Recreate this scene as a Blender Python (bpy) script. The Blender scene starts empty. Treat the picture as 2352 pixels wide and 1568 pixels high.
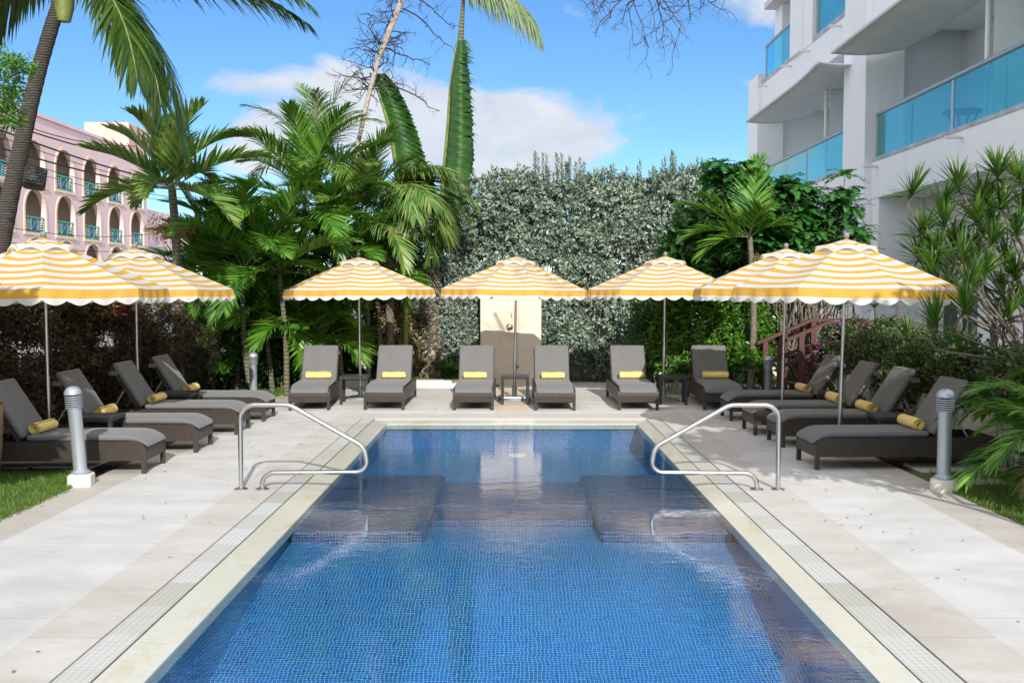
import bpy, math, random
import numpy as np
from mathutils import Vector, Matrix
random.seed(7)
R = math.radians
C = bpy.context.scene.collection
S = bpy.context.scene
TH = math.atan(115.2/2254); CAMH = 2.03
UP = np.array([0, 0, 1.0])

def PD(x, y, Y):                       # a point at depth Y (metres along the pool) read off a 2352-px wide view
    u, v = (x-1176)/2254, (784-y)/2254
    d = np.array([u, math.cos(TH)+v*math.sin(TH), -math.sin(TH)+v*math.cos(TH)])
    return np.array([0, 0, CAMH]) + d*(Y/d[1])

# ------------------------------------------------------------------ node helpers / materials
def new_mat(name):
    m = bpy.data.materials.new(name); m.use_nodes = True
    nt = m.node_tree; nt.nodes.clear()
    out = nt.nodes.new('ShaderNodeOutputMaterial')
    return m, nt, out
def N(nt, t, **kw):
    n = nt.nodes.new('ShaderNode'+t)
    for k, v in kw.items():
        if k.startswith('_'): setattr(n, k[1:], v)
        else:
            key = int(k[1:]) if k[0] == 'i' and k[1:].isdigit() else k.replace('__', ' ')
            n.inputs[key].default_value = v
    return n
def L(nt, a, b): nt.links.new(a, b)
def c4(c): return (c[0], c[1], c[2], 1)
def ramp(nt, fac, stops):
    r = nt.nodes.new('ShaderNodeValToRGB'); e = r.color_ramp.elements
    while len(e) < len(stops): e.new(0.5)
    for i, (p, c) in enumerate(stops): e[i].position = p; e[i].color = c4(c)
    if fac is not None: L(nt, fac, r.inputs[0])
    return r.outputs[0]
def mixc(nt, fac, a, b, mode='MIX'):
    n = nt.nodes.new('ShaderNodeMix'); n.data_type = 'RGBA'; n.blend_type = mode
    for sock, v in ((n.inputs[0], fac), (n.inputs[6], a), (n.inputs[7], b)):
        if isinstance(v, (int, float)): sock.default_value = v
        elif isinstance(v, tuple): sock.default_value = c4(v)
        else: L(nt, v, sock)
    return n.outputs[2]
def math_(nt, op, a, b=None, c=None):
    n = nt.nodes.new('ShaderNodeMath'); n.operation = op
    for i, v in enumerate((a, b, c)):
        if v is None: continue
        if isinstance(v, (int, float)): n.inputs[i].default_value = v
        else: L(nt, v, n.inputs[i])
    return n.outputs[0]
def noise(nt, scale, detail=4, rough=.55, vec=None, dist=0):
    n = N(nt, 'TexNoise', Scale=scale, Detail=detail, Roughness=rough, Distortion=dist)
    if vec is not None: L(nt, vec, n.inputs['Vector'])
    return n.outputs[0]
def objco(nt, scale=None):
    o = nt.nodes.new('ShaderNodeTexCoord').outputs['Object']
    if scale:
        m = N(nt, 'Mapping', Scale=scale); L(nt, o, m.inputs[0]); return m.outputs[0]
    return o
def worldco(nt, scale=None):
    o = nt.nodes.new('ShaderNodeNewGeometry').outputs['Position']
    if scale:
        m = N(nt, 'Mapping', Scale=scale); L(nt, o, m.inputs[0]); return m.outputs[0]
    return o
def bump(nt, h, strength, dist=.01):
    b = N(nt, 'Bump', Strength=strength, Distance=dist); L(nt, h, b.inputs['Height']); return b.outputs[0]

def plain(name, col, rough=.6, metal=0, var=.12, vscale=6, bmp=0, bscale=60, spec=.5):
    m, nt, out = new_mat(name)
    p = N(nt, 'BsdfPrincipled', Roughness=rough, Metallic=metal); p.inputs['Specular IOR Level'].default_value = spec
    co = objco(nt)
    f = noise(nt, vscale, 5, .6, co)
    col2 = ramp(nt, f, [(.3, tuple(c*(1-var) for c in col)), (.7, tuple(min(1, c*(1+var)) for c in col))])
    L(nt, col2, p.inputs['Base Color'])
    if bmp: L(nt, bump(nt, noise(nt, bscale, 3, .5, co), bmp, .004), p.inputs['Normal'])
    L(nt, p.outputs[0], out.inputs[0]); return m

def leaf(name, cols, rough=.45, trans=.28, tcol=None, spec=.5):
    m, nt, out = new_mat(name)
    g = nt.nodes.new('ShaderNodeNewGeometry')
    n = len(cols)
    col = ramp(nt, g.outputs['Random Per Island'], [(i/max(1, n-1), c) for i, c in enumerate(cols)])
    p = N(nt, 'BsdfPrincipled', Roughness=rough); p.inputs['Specular IOR Level'].default_value = spec
    L(nt, col, p.inputs['Base Color'])
    t = nt.nodes.new('ShaderNodeBsdfTranslucent')
    L(nt, mixc(nt, .6, col, tcol or (.16, .24, .03)), t.inputs[0])
    mx = N(nt, 'MixShader', i0=trans); L(nt, p.outputs[0], mx.inputs[1]); L(nt, t.outputs[0], mx.inputs[2])
    L(nt, mx.outputs[0], out.inputs[0]); return m

def stone(name, ca, cb, cstain, rough=.75, streak=(1.1, 1.9, 1), joint=None, stain=.35):
    m, nt, out = new_mat(name)
    w = worldco(nt, streak); w0 = worldco(nt)
    base = ramp(nt, noise(nt, 1.3, 6, .62, w), [(.32, ca), (.68, cb)])
    fine = noise(nt, 26, 5, .7, w)
    col = mixc(nt, math_(nt, 'MULTIPLY', ramp(nt, fine, [(.5, (0, 0, 0)), (.75, (1, 1, 1))]), .35), base, cstain)
    st = ramp(nt, noise(nt, .55, 7, .68, w0, .6), [(.52, (0, 0, 0)), (.72, (1, 1, 1))])
    col = mixc(nt, math_(nt, 'MULTIPLY', st, stain), col, cstain)
    sp = ramp(nt, noise(nt, 55, 2, .5, w0), [(.72, (0, 0, 0)), (.78, (1, 1, 1))])
    col = mixc(nt, math_(nt, 'MULTIPLY', sp, .3), col, tuple(c*.45 for c in cstain))
    if joint:                                            # thin slab joints across the band
        axis, step = joint
        sx = nt.nodes.new('ShaderNodeSeparateXYZ'); L(nt, w0, sx.inputs[0])
        fr = math_(nt, 'FRACT', math_(nt, 'DIVIDE', math_(nt, 'ADD', sx.outputs[axis], 100.13), step))
        ln = math_(nt, 'LESS_THAN', fr, .006/step)
        col = mixc(nt, math_(nt, 'MULTIPLY', ln, .55), col, tuple(c*.4 for c in cstain))
    p = N(nt, 'BsdfPrincipled', Roughness=rough); p.inputs['Specular IOR Level'].default_value = .3
    L(nt, col, p.inputs['Base Color'])
    L(nt, bump(nt, noise(nt, 40, 6, .7, w0), .25, .004), p.inputs['Normal'])
    L(nt, p.outputs[0], out.inputs[0]); return m

def uvnode(nt): return nt.nodes.new('ShaderNodeUVMap').outputs[0]
def weave(name, ca, cb, mortar, bw=.034, rh=.013, rough=.42):
    m, nt, out = new_mat(name)
    b = N(nt, 'TexBrick', Scale=1.0, Mortar__Size=.0028, Mortar__Smooth=.6, Bias=0, Brick__Width=bw, Row__Height=rh)
    b.offset = .5; b.inputs['Color1'].default_value = c4(ca); b.inputs['Color2'].default_value = c4(cb); b.inputs['Mortar'].default_value = c4(mortar)
    L(nt, uvnode(nt), b.inputs['Vector'])
    p = N(nt, 'BsdfPrincipled', Roughness=rough); L(nt, b.outputs[0], p.inputs['Base Color'])
    h = math_(nt, 'SUBTRACT', 1.0, b.outputs['Fac'])
    L(nt, bump(nt, h, .9, .006), p.inputs['Normal'])
    L(nt, p.outputs[0], out.inputs[0]); return m

def fabric(name, col, rough=.9):
    m, nt, out = new_mat(name)
    co = objco(nt)
    f = noise(nt, 240, 2, .5, co); g = noise(nt, 3.5, 3, .5, co)
    col2 = mixc(nt, .5, ramp(nt, f, [(.35, tuple(c*.82 for c in col)), (.65, tuple(c*1.18 for c in col))]),
                ramp(nt, g, [(.3, tuple(c*.9 for c in col)), (.7, tuple(c*1.1 for c in col))]))
    p = N(nt, 'BsdfPrincipled', Roughness=rough); p.inputs['Specular IOR Level'].default_value = .2
    L(nt, col2, p.inputs['Base Color']); b1 = N(nt, 'Bump', Strength=.25, Distance=.003); L(nt, f, b1.inputs['Height']); b2 = N(nt, 'Bump', Strength=.5, Distance=.03); L(nt, noise(nt, 6, 4, .55, co), b2.inputs['Height']); L(nt, b1.outputs[0], b2.inputs['Normal']); L(nt, b2.outputs[0], p.inputs['Normal'])
    if 'Sheen Weight' in p.inputs: p.inputs['Sheen Weight'].default_value = .15
    L(nt, p.outputs[0], out.inputs[0]); return m

def stripes():
    m, nt, out = new_mat('striped_canvas')
    sx = nt.nodes.new('ShaderNodeSeparateXYZ'); L(nt, uvnode(nt), sx.inputs[0])
    wob = math_(nt, 'MULTIPLY', math_(nt, 'SUBTRACT', noise(nt, 2.5, 2, .5, objco(nt)), .5), .06)
    fr = math_(nt, 'FRACT', math_(nt, 'ADD', sx.outputs[1], wob))
    y = math_(nt, 'LESS_THAN', fr, .46)
    col = mixc(nt, y, (.84, .84, .82), (.88, .50, .085))
    col = mixc(nt, math_(nt, 'MULTIPLY', ramp(nt, noise(nt, 5, 5, .6, objco(nt)), [(.45, (0, 0, 0)), (.75, (1, 1, 1))]), .14), col, (.55, .5, .42))
    d = N(nt, 'BsdfPrincipled', Roughness=.85); d.inputs['Specular IOR Level'].default_value = .2
    L(nt, col, d.inputs['Base Color']); L(nt, bump(nt, noise(nt, 7, 3, .5, objco(nt)), .3, .03), d.inputs['Normal'])
    t = nt.nodes.new('ShaderNodeBsdfTranslucent'); L(nt, col, t.inputs[0])
    mx = N(nt, 'MixShader', i0=.45); L(nt, d.outputs[0], mx.inputs[1]); L(nt, t.outputs[0], mx.inputs[2])
    L(nt, mx.outputs[0], out.inputs[0]); return m

def pool_tile(name, cols, grout):
    m, nt, out = new_mat(name)
    uv = uvnode(nt)
    nz = N(nt, 'TexNoise', Scale=7.0, Detail=3); L(nt, worldco(nt, (1, 1.6, 1)), nz.inputs['Vector'])
    sub = nt.nodes.new('ShaderNodeVectorMath'); sub.operation = 'SUBTRACT'; L(nt, nz.outputs['Color'], sub.inputs[0]); sub.inputs[1].default_value = (.5, .5, .5)
    sc = nt.nodes.new('ShaderNodeVectorMath'); sc.operation = 'SCALE'; L(nt, sub.outputs[0], sc.inputs[0]); sc.inputs['Scale'].default_value = .05
    ad = nt.nodes.new('ShaderNodeVectorMath'); ad.operation = 'ADD'; L(nt, uv, ad.inputs[0]); L(nt, sc.outputs[0], ad.inputs[1])
    T = .028
    dv = nt.nodes.new('ShaderNodeVectorMath'); dv.operation = 'SCALE'; L(nt, ad.outputs[0], dv.inputs[0]); dv.inputs['Scale'].default_value = 1/T
    fl = nt.nodes.new('ShaderNodeVectorMath'); fl.operation = 'FLOOR'; L(nt, dv.outputs[0], fl.inputs[0])
    fr = nt.nodes.new('ShaderNodeVectorMath'); fr.operation = 'FRACTION'; L(nt, dv.outputs[0], fr.inputs[0])
    wn = nt.nodes.new('ShaderNodeTexWhiteNoise'); wn.noise_dimensions = '2D'; L(nt, fl.outputs[0], wn.inputs['Vector'])
    col = ramp(nt, wn.outputs[0], list(zip((0, .3, .55, .75, .9, 1), cols)))
    sx = nt.nodes.new('ShaderNodeSeparateXYZ'); L(nt, fr.outputs[0], sx.inputs[0])
    g = math_(nt, 'MAXIMUM', math_(nt, 'LESS_THAN', sx.outputs[0], .12), math_(nt, 'LESS_THAN', sx.outputs[1], .13))
    col = mixc(nt, g, col, grout)
    p = N(nt, 'BsdfPrincipled', Roughness=.35); L(nt, col, p.inputs['Base Color'])
    L(nt, p.outputs[0], out.inputs[0]); return m

def fresnel2(nt, ior, nrm=None):         # same reflectance from above and below (a thin sheet)
    bf = nt.nodes.new('ShaderNodeNewGeometry').outputs['Backfacing']
    f = nt.nodes.new('ShaderNodeFresnel'); L(nt, math_(nt, 'ADD', math_(nt, 'MULTIPLY', bf, 1/ior-ior), ior), f.inputs['IOR'])
    if nrm is not None: L(nt, nrm, f.inputs['Normal'])
    return f
def water_mat():
    m, nt, out = new_mat('pool_water')
    w = worldco(nt, (1, 1.9, 1))
    h = math_(nt, 'ADD', noise(nt, 2.2, 3, .55, w, .5), math_(nt, 'MULTIPLY', noise(nt, 10, 3, .6, w, .8), .42))
    patch = ramp(nt, noise(nt, .45, 2, .5, worldco(nt)), [(.38, (.35, .35, .35)), (.62, (1, 1, 1))])
    nrm = N(nt, 'Bump', Distance=.05); L(nt, h, nrm.inputs['Height']); L(nt, math_(nt, 'MULTIPLY', patch, .09), nrm.inputs['Strength'])
    fz = fresnel2(nt, 2.6, nrm.outputs[0])
    t = N(nt, 'BsdfTransparent'); t.inputs[0].default_value = (.86, .97, 1, 1)
    g = N(nt, 'BsdfGlossy', Roughness=.015); L(nt, nrm.outputs[0], g.inputs['Normal'])
    mx = nt.nodes.new('ShaderNodeMixShader'); L(nt, fz.outputs[0], mx.inputs[0]); L(nt, t.outputs[0], mx.inputs[1]); L(nt, g.outputs[0], mx.inputs[2])
    L(nt, mx.outputs[0], out.inputs[0]); return m

def glass_mat(name, tint, refl, ior=1.9):
    m, nt, out = new_mat(name)
    t = N(nt, 'BsdfTransparent'); t.inputs[0].default_value = c4(tint)
    g = N(nt, 'BsdfGlossy', Roughness=.01); g.inputs[0].default_value = c4(refl)
    f = fresnel2(nt, ior)
    mx = nt.nodes.new('ShaderNodeMixShader'); L(nt, f.outputs[0], mx.inputs[0]); L(nt, t.outputs[0], mx.inputs[1]); L(nt, g.outputs[0], mx.inputs[2])
    L(nt, mx.outputs[0], out.inputs[0]); return m

def drain_mat():
    m, nt, out = new_mat('drain_grating')
    sx = nt.nodes.new('ShaderNodeSeparateXYZ'); L(nt, worldco(nt), sx.inputs[0])
    fy = math_(nt, 'FRACT', math_(nt, 'MULTIPLY', sx.outputs[1], 1/.021))
    fx = math_(nt, 'FRACT', math_(nt, 'MULTIPLY', sx.outputs[0], 1/.042))
    slot = math_(nt, 'MULTIPLY', math_(nt, 'LESS_THAN', fy, .42), math_(nt, 'LESS_THAN', fx, .8))
    panel = nt.nodes.new('ShaderNodeTexWhiteNoise'); panel.noise_dimensions = '1D'
    L(nt, math_(nt, 'FLOOR', math_(nt, 'MULTIPLY', sx.outputs[1], 1/.52)), panel.inputs['W'])
    base = ramp(nt, panel.outputs[0], [(0, (.50, .49, .42)), (.5, (.62, .62, .58)), (1, (.70, .71, .70))])
    base = mixc(nt, math_(nt, 'MULTIPLY', noise(nt, 5, 5, .65, worldco(nt)), .35), base, (.42, .40, .30))
    col = mixc(nt, math_(nt, 'MULTIPLY', slot, .55), base, (.20, .19, .16))
    p = N(nt, 'BsdfPrincipled', Roughness=.55); L(nt, col, p.inputs['Base Color'])
    L(nt, bump(nt, math_(nt, 'SUBTRACT', 1, slot), .6, .004), p.inputs['Normal'])
    L(nt, p.outputs[0], out.inputs[0]); return m

def wetcoping():
    m, nt, out = new_mat('wet_limestone')
    w = worldco(nt)
    sx = nt.nodes.new('ShaderNodeSeparateXYZ'); L(nt, w, sx.inputs[0])
    col = ramp(nt, noise(nt, 1.5, 6, .65, worldco(nt, (2, 1, 1)), .5), [(.30, (.62, .57, .44)), (.55, (.62, .61, .52)), (.74, (.56, .46, .29))])
    p = N(nt, 'BsdfPrincipled', Roughness=.12); L(nt, col, p.inputs['Base Color'])
    rp = noise(nt, 9, 3, .6, worldco(nt, (1.0, 2.2, 1)), 1.0)
    L(nt, bump(nt, rp, .12, .02), p.inputs['Normal'])
    L(nt, p.outputs[0], out.inputs[0]); return m

def trunk_mat(name, ca, cb, ring=26.0):
    m, nt, out = new_mat(name)
    co = objco(nt)
    wv = N(nt, 'TexWave', Scale=ring, Distortion=4.0, Detail=3, Detail__Scale=1.5); wv.bands_direction = 'Z'; L(nt, co, wv.inputs[0])
    f = mixc(nt, .5, wv.outputs[0], noise(nt, 12, 5, .7, co))
    p = N(nt, 'BsdfPrincipled', Roughness=.9); L(nt, ramp(nt, f, [(.3, ca), (.7, cb)]), p.inputs['Base Color'])
    L(nt, bump(nt, f, .8, .02), p.inputs['Normal']); L(nt, p.outputs[0], out.inputs[0]); return m

def banana_leaf():
    m, nt, out = new_mat('broad_leaf')
    w = worldco(nt); wv = noise(nt, 14, 4, .6, worldco(nt, (.25, 1, 2.6)))
    col = mixc(nt, .5, ramp(nt, wv, [(.35, (.015, .06, .012)), (.65, (.05, .16, .022))]), ramp(nt, noise(nt, 1.6, 5, .6, w), [(.35, (.012, .055, .012)), (.65, (.07, .20, .025))]))
    p = N(nt, 'BsdfPrincipled', Roughness=.4); L(nt, col, p.inputs['Base Color']); L(nt, bump(nt, wv, .6, .03), p.inputs['Normal'])
    t = nt.nodes.new('ShaderNodeBsdfTranslucent'); t.inputs[0].default_value = (.10, .30, .03, 1)
    mx = N(nt, 'MixShader', i0=.22); L(nt, p.outputs[0], mx.inputs[1]); L(nt, t.outputs[0], mx.inputs[2]); L(nt, mx.outputs[0], out.inputs[0]); return m

def weathered(name, col, dirt):
    m, nt, out = new_mat(name)
    w = worldco(nt, (2.6, 2.6, .22)); w2 = worldco(nt)
    a = ramp(nt, noise(nt, 1.1, 6, .6, w), [(.55, (0, 0, 0)), (.80, (1, 1, 1))])
    b = ramp(nt, noise(nt, .7, 5, .6, w2), [(.40, (0, 0, 0)), (.70, (1, 1, 1))])
    c = mixc(nt, math_(nt, 'MULTIPLY', math_(nt, 'MULTIPLY', a, b), .5), col, dirt)
    p = N(nt, 'BsdfPrincipled', Roughness=.8); L(nt, c, p.inputs['Base Color'])
    L(nt, bump(nt, noise(nt, 60, 3, .5, w2), .15, .004), p.inputs['Normal']); L(nt, p.outputs[0], out.inputs[0]); return m

M = dict(
 white_deck=stone('pale_deck_stone', (.50, .485, .46), (.62, .61, .595), (.38, .355, .32), joint=(1, 1.83), stain=.5),
 pink_deck=stone('rosy_deck_stone', (.48, .44, .395), (.58, .545, .505), (.36, .31, .25), joint=(1, .92), stain=.55),
 outer_deck=stone('beige_deck_stone', (.43, .39, .34), (.52, .48, .43), (.29, .25, .20), joint=(1, 1.2), stain=.55),
 far_deck=stone('pale_far_deck', (.52, .505, .48), (.63, .62, .60), (.39, .365, .33), joint=(0, 1.83), stain=.35),
 path_tile=stone('beige_tile', (.55, .47, .38), (.62, .55, .46), (.42, .34, .26), joint=(1, .6), stain=.3),
 curb=stone('white_curb', (.62, .60, .55), (.70, .68, .62), (.45, .42, .35), stain=.3),
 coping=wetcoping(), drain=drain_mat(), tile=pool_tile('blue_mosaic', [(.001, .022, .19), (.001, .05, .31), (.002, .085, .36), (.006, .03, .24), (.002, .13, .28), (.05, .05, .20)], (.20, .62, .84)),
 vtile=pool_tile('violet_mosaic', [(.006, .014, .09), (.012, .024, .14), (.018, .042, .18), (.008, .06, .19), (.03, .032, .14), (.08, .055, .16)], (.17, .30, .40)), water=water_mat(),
 soil=plain('dark_soil', (.055, .038, .025), .95, var=.5, vscale=9, bmp=.6, bscale=30),
 lawn_base=plain('lawn_soil', (.09, .10, .03), .95, var=.5, vscale=6, bmp=.4, bscale=40),
 street=plain('street_asphalt', (.30, .28, .26), .9, var=.25, vscale=1.2, bmp=.2),
 gap=plain('dark_gap', (.02, .02, .02), .9),
 wicker=weave('brown_wicker', (.092, .070, .054), (.05, .038, .03), (.005, .004, .004)),
 dwicker=weave('charcoal_wicker', (.055, .056, .062), (.04, .042, .048), (.008, .008, .009), bw=.03, rh=.016),
 lwicker=weave('honey_wicker', (.36, .25, .14), (.30, .20, .11), (.05, .03, .02), bw=.03, rh=.02),
 cushion=fabric('grey_cushion', (.143, .145, .147)),
 towel=fabric('yellow_towel', (.80, .62, .20), .95),
 canvas=stripes(),
 steel=plain('brushed_steel', (.55, .54, .52), .28, 1, var=.06, vscale=20),
 alu=plain('silver_paint', (.42, .46, .50), .38, .55, var=.05, vscale=8),
 greyball=plain('grey_plastic', (.20, .20, .22), .4, var=.05),
 black=plain('black_plastic', (.02, .02, .022), .45, var=.2),
 dark=plain('dark_metal', (.03, .03, .035), .5, .3),
 white=weathered('white_render', (.90, .90, .91), (.62, .62, .60)),
 soffit=plain('grey_render', (.66, .65, .63), .85, var=.06, vscale=1.0),
 awning=plain('white_canvas', (.86, .86, .85), .8, var=.05, vscale=2),
 pipe=plain('white_paint', (.78, .78, .77), .4, var=.04),
 marble=plain('grey_marble', (.42, .42, .44), .4, var=.35, vscale=3),
 glass=glass_mat('turquoise_glass', (.42, .84, .87), (.86, 1.0, 1.0), 1.65),
 dglass=glass_mat('door_glass', (.10, .16, .2), (.8, .9, 1.0), 1.7),
 pink=plain('pink_render', (.74, .55, .555), .9, var=.07, vscale=.25, bmp=.1, bscale=10),
 pink2=plain('salmon_render', (.66, .42, .34), .9, var=.06, vscale=.25),
 cream=plain('cream_trim', (.74, .58, .43), .85, var=.05, vscale=1),
 beige=plain('beige_render', (.62, .52, .40), .9, var=.08, vscale=.6),
 teal=plain('teal_paint', (.03, .36, .30), .5, var=.08),
 bluep=plain('blue_paint', (.06, .20, .42), .5, var=.08),
 travertine=stone('travertine', (.66, .56, .45), (.72, .63, .53), (.48, .37, .27), streak=(1, 1, 4), stain=.3),
 travertine2=stone('brown_travertine', (.61, .50, .39), (.67, .57, .46), (.46, .35, .25), streak=(1, 1, 4), stain=.3),
 chrome=plain('chrome', (.75, .75, .76), .08, 1, var=.02),
 wood=plain('red_brown_timber', (.075, .022, .016), .55, var=.3, vscale=10, bmp=.2),
 block=plain('painted_concrete', (.68, .66, .58), .85, var=.14, vscale=9, bmp=.3, bscale=30),
 palmtrunk=trunk_mat('coconut_bark', (.022, .018, .015), (.085, .07, .06), 9),
 gtrunk=trunk_mat('green_palm_stem', (.08, .085, .045), (.17, .16, .10), 4),
 bark=plain('grey_bark', (.15, .125, .10), .9, var=.4, vscale=16, bmp=.6, bscale=30),
 palebark=plain('pale_bark', (.36, .30, .25), .9, var=.35, vscale=14, bmp=.6, bscale=30),
 twig=plain('dark_twig', (.045, .033, .028), .9, var=.3),
 stalk=plain('leaf_stalk', (.16, .20, .05), .5, var=.3),
 cable=plain('black_cable', (.012, .012, .014), .6),
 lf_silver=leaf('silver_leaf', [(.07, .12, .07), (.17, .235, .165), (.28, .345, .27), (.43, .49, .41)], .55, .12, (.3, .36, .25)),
 lf_palm=leaf('palm_leaf', [(.02, .09, .012), (.05, .18, .018), (.12, .29, .028), (.22, .38, .05)], .36, .3, (.20, .34, .03)),
 lf_palm2=leaf('pale_palm_leaf', [(.035, .13, .02), (.09, .22, .035), (.19, .31, .06), (.32, .32, .11)], .38, .3, (.26, .34, .05)),
 lf_coco=leaf('coconut_leaf', [(.02, .06, .012), (.04, .10, .015), (.09, .15, .02)], .38, .25, (.2, .28, .03)),
 lf_dry=leaf('dry_leaf', [(.10, .12, .03), (.22, .18, .07), (.30, .20, .11), (.14, .15, .05)], .6, .25, (.3, .24, .1)),
 lf_pale=leaf('pale_frond', [(.22, .30, .14), (.30, .38, .20), (.14, .22, .09)], .5, .3, (.4, .5, .22)),
 lf_red=leaf('dark_red_leaf', [(.028, .018, .01), (.06, .03, .017), (.035, .045, .014), (.085, .055, .028), (.03, .05, .012)], .5, .15, (.12, .05, .02)),
 lf_green=leaf('green_leaf', [(.025, .09, .01), (.045, .16, .015), (.09, .24, .02), (.16, .32, .03)], .38, .25, (.16, .32, .03)),
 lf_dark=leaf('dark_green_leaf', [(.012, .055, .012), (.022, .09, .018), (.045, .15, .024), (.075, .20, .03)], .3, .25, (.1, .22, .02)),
 lf_pinn=leaf('feathery_leaf', [(.03, .13, .035), (.05, .20, .04), (.09, .28, .05)], .4, .38, (.1, .26, .04)),
 lf_crot=leaf('variegated_leaf', [(.06, .10, .03), (.34, .30, .12), (.42, .26, .17), (.12, .13, .05), (.5, .42, .2)], .42, .2, (.4, .35, .12)),
 lf_creep=leaf('dry_creeper_leaf', [(.20, .17, .12), (.34, .28, .21), (.12, .13, .09), (.28, .27, .2)], .6, .15, (.3, .25, .15)),
 lf_boug=leaf('bougainvillea_leaf', [(.035, .08, .02), (.06, .13, .025), (.10, .16, .04), (.09, .07, .035)], .5, .2, (.14, .2, .03)),
 lf_drac=leaf('dracaena_leaf', [(.02, .08, .015), (.04, .13, .018), (.09, .20, .025), (.13, .18, .03)], .35, .2, (.14, .26, .02)),
 petal=leaf('magenta_bract', [(.36, .04, .30), (.46, .06, .38), (.52, .12, .45)], .6, .3, (.5, .08, .4)),
 redfl=leaf('red_flower', [(.55, .03, .02), (.6, .1, .03)], .6, .2, (.6, .05, .02)),
 fruit=leaf('orange_fruit', [(.30, .10, .02), (.35, .20, .03), (.16, .18, .04)], .5, .1, (.3, .1, .02)),
 blade=leaf('grass_blade', [(.04, .13, .01), (.07, .19, .015), (.11, .24, .02), (.22, .22, .06)], .5, .3, (.2, .36, .03)),
 bigleaf=banana_leaf(),
)

# ------------------------------------------------------------------ mesh builder
class MB:
    def __init__(s): s.v = []; s.f = []; s.uv = {}
    def add(s, vs, fs, uvs=None):
        o = len(s.v); s.v += [tuple(float(c) for c in v) for v in vs]
        for i, f in enumerate(fs):
            if uvs: s.uv[len(s.f)] = uvs[i]
            s.f.append(tuple(o+k for k in f))
        return s
    def box(s, x0, x1, y0, y1, z0, z1, b=0):
        if b:
            b = min(b, (x1-x0)/2.01, (y1-y0)/2.01, (z1-z0)/2.01)
            rings = []
            for z, q in ((z0, b), (z0+b, 0), (z1-b, 0), (z1, b)):
                X0, X1, Y0, Y1 = x0+q, x1-q, y0+q, y1-q
                rings.append([(X0+b, Y0, z), (X1-b, Y0, z), (X1, Y0+b, z), (X1, Y1-b, z), (X1-b, Y1, z), (X0+b, Y1, z), (X0, Y1-b, z), (X0, Y0+b, z)])
            return s.rings(rings)
        vs = [(x, y, z) for z in (z0, z1) for x, y in ((x0, y0), (x1, y0), (x1, y1), (x0, y1))]
        return s.add(vs, [(3, 2, 1, 0), (4, 5, 6, 7), (0, 1, 5, 4), (1, 2, 6, 5), (2, 3, 7, 6), (3, 0, 4, 7)])
    def rings(s, rings, cap=True, closed=True):
        n = len(rings[0]); vs = [p for r in rings for p in r]; fs = []
        for i in range(len(rings)-1):
            for j in range(n if closed else n-1):
                k = (j+1) % n
                fs.append((i*n+j, i*n+k, (i+1)*n+k, (i+1)*n+j))
        if cap: fs += [tuple(range(n-1, -1, -1)), tuple((len(rings)-1)*n+j for j in range(n))]
        return s.add(vs, fs)
    def tube(s, path, r, n=8, cap=True):
        P = [np.array(p, float) for p in path]
        rr = r if isinstance(r, (list, tuple, np.ndarray)) else [r]*len(P)
        t = P[1]-P[0]; t /= np.linalg.norm(t)+1e-9
        a = np.cross(t, UP); a = np.cross(t, [1, 0, 0]) if np.linalg.norm(a) < .05 else a
        a /= np.linalg.norm(a); rings = []
        for i, p in enumerate(P):
            t = P[min(i+1, len(P)-1)]-P[max(i-1, 0)]; t = t/(np.linalg.norm(t)+1e-9)
            a = a-t*np.dot(a, t); a /= np.linalg.norm(a)+1e-9; b = np.cross(t, a)
            rings.append([p+rr[i]*(math.cos(q)*a+math.sin(q)*b) for q in (2*math.pi*k/n for k in range(n))])
        return s.rings(rings, cap)
    def lathe(s, prof, c=(0, 0, 0), n=24):
        rings = [[(c[0]+r*math.cos(2*math.pi*k/n), c[1]+r*math.sin(2*math.pi*k/n), c[2]+z) for k in range(n)] for r, z in prof]
        return s.rings(rings)
    def prism(s, poly, axis, a0, a1):               # poly in the two other axes, extruded from a0 to a1
        def p3(q, a): return {'x': (a, q[0], q[1]), 'y': (q[0], a, q[1]), 'z': (q[0], q[1], a)}[axis]
        return s.rings([[p3(q, a0) for q in poly], [p3(q, a1) for q in poly]])
    def xf(s, mat):
        s.v = [tuple(mat @ Vector(v)) for v in s.v]; return s
    def build(s, name, mat, parent=None, smooth=False, angle=35):
        me = bpy.data.meshes.new(name); me.from_pydata(s.v, [], s.f); me.materials.append(M[mat] if isinstance(mat, str) else mat)
        uvl = me.uv_layers.new(name='UVMap'); V = s.v
        for pi, poly in enumerate(me.polygons):
            if pi in s.uv:
                for k, li in enumerate(poly.loop_indices): uvl.data[li].uv = s.uv[pi][k]
                continue
            n = poly.normal; ax = max(range(3), key=lambda i: abs(n[i]))
            i, j = ((1, 2), (0, 2), (0, 1))[ax]
            for li in poly.loop_indices:
                v = V[me.loops[li].vertex_index]; uvl.data[li].uv = (v[i], v[j])
        if smooth:
            me.polygons.foreach_set('use_smooth', [True]*len(me.polygons))
            try: me.set_sharp_from_angle(angle=R(angle))
            except Exception: pass
        o = bpy.data.objects.new(name, me); C.objects.link(o)
        if parent: o.parent = parent
        return o

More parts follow.
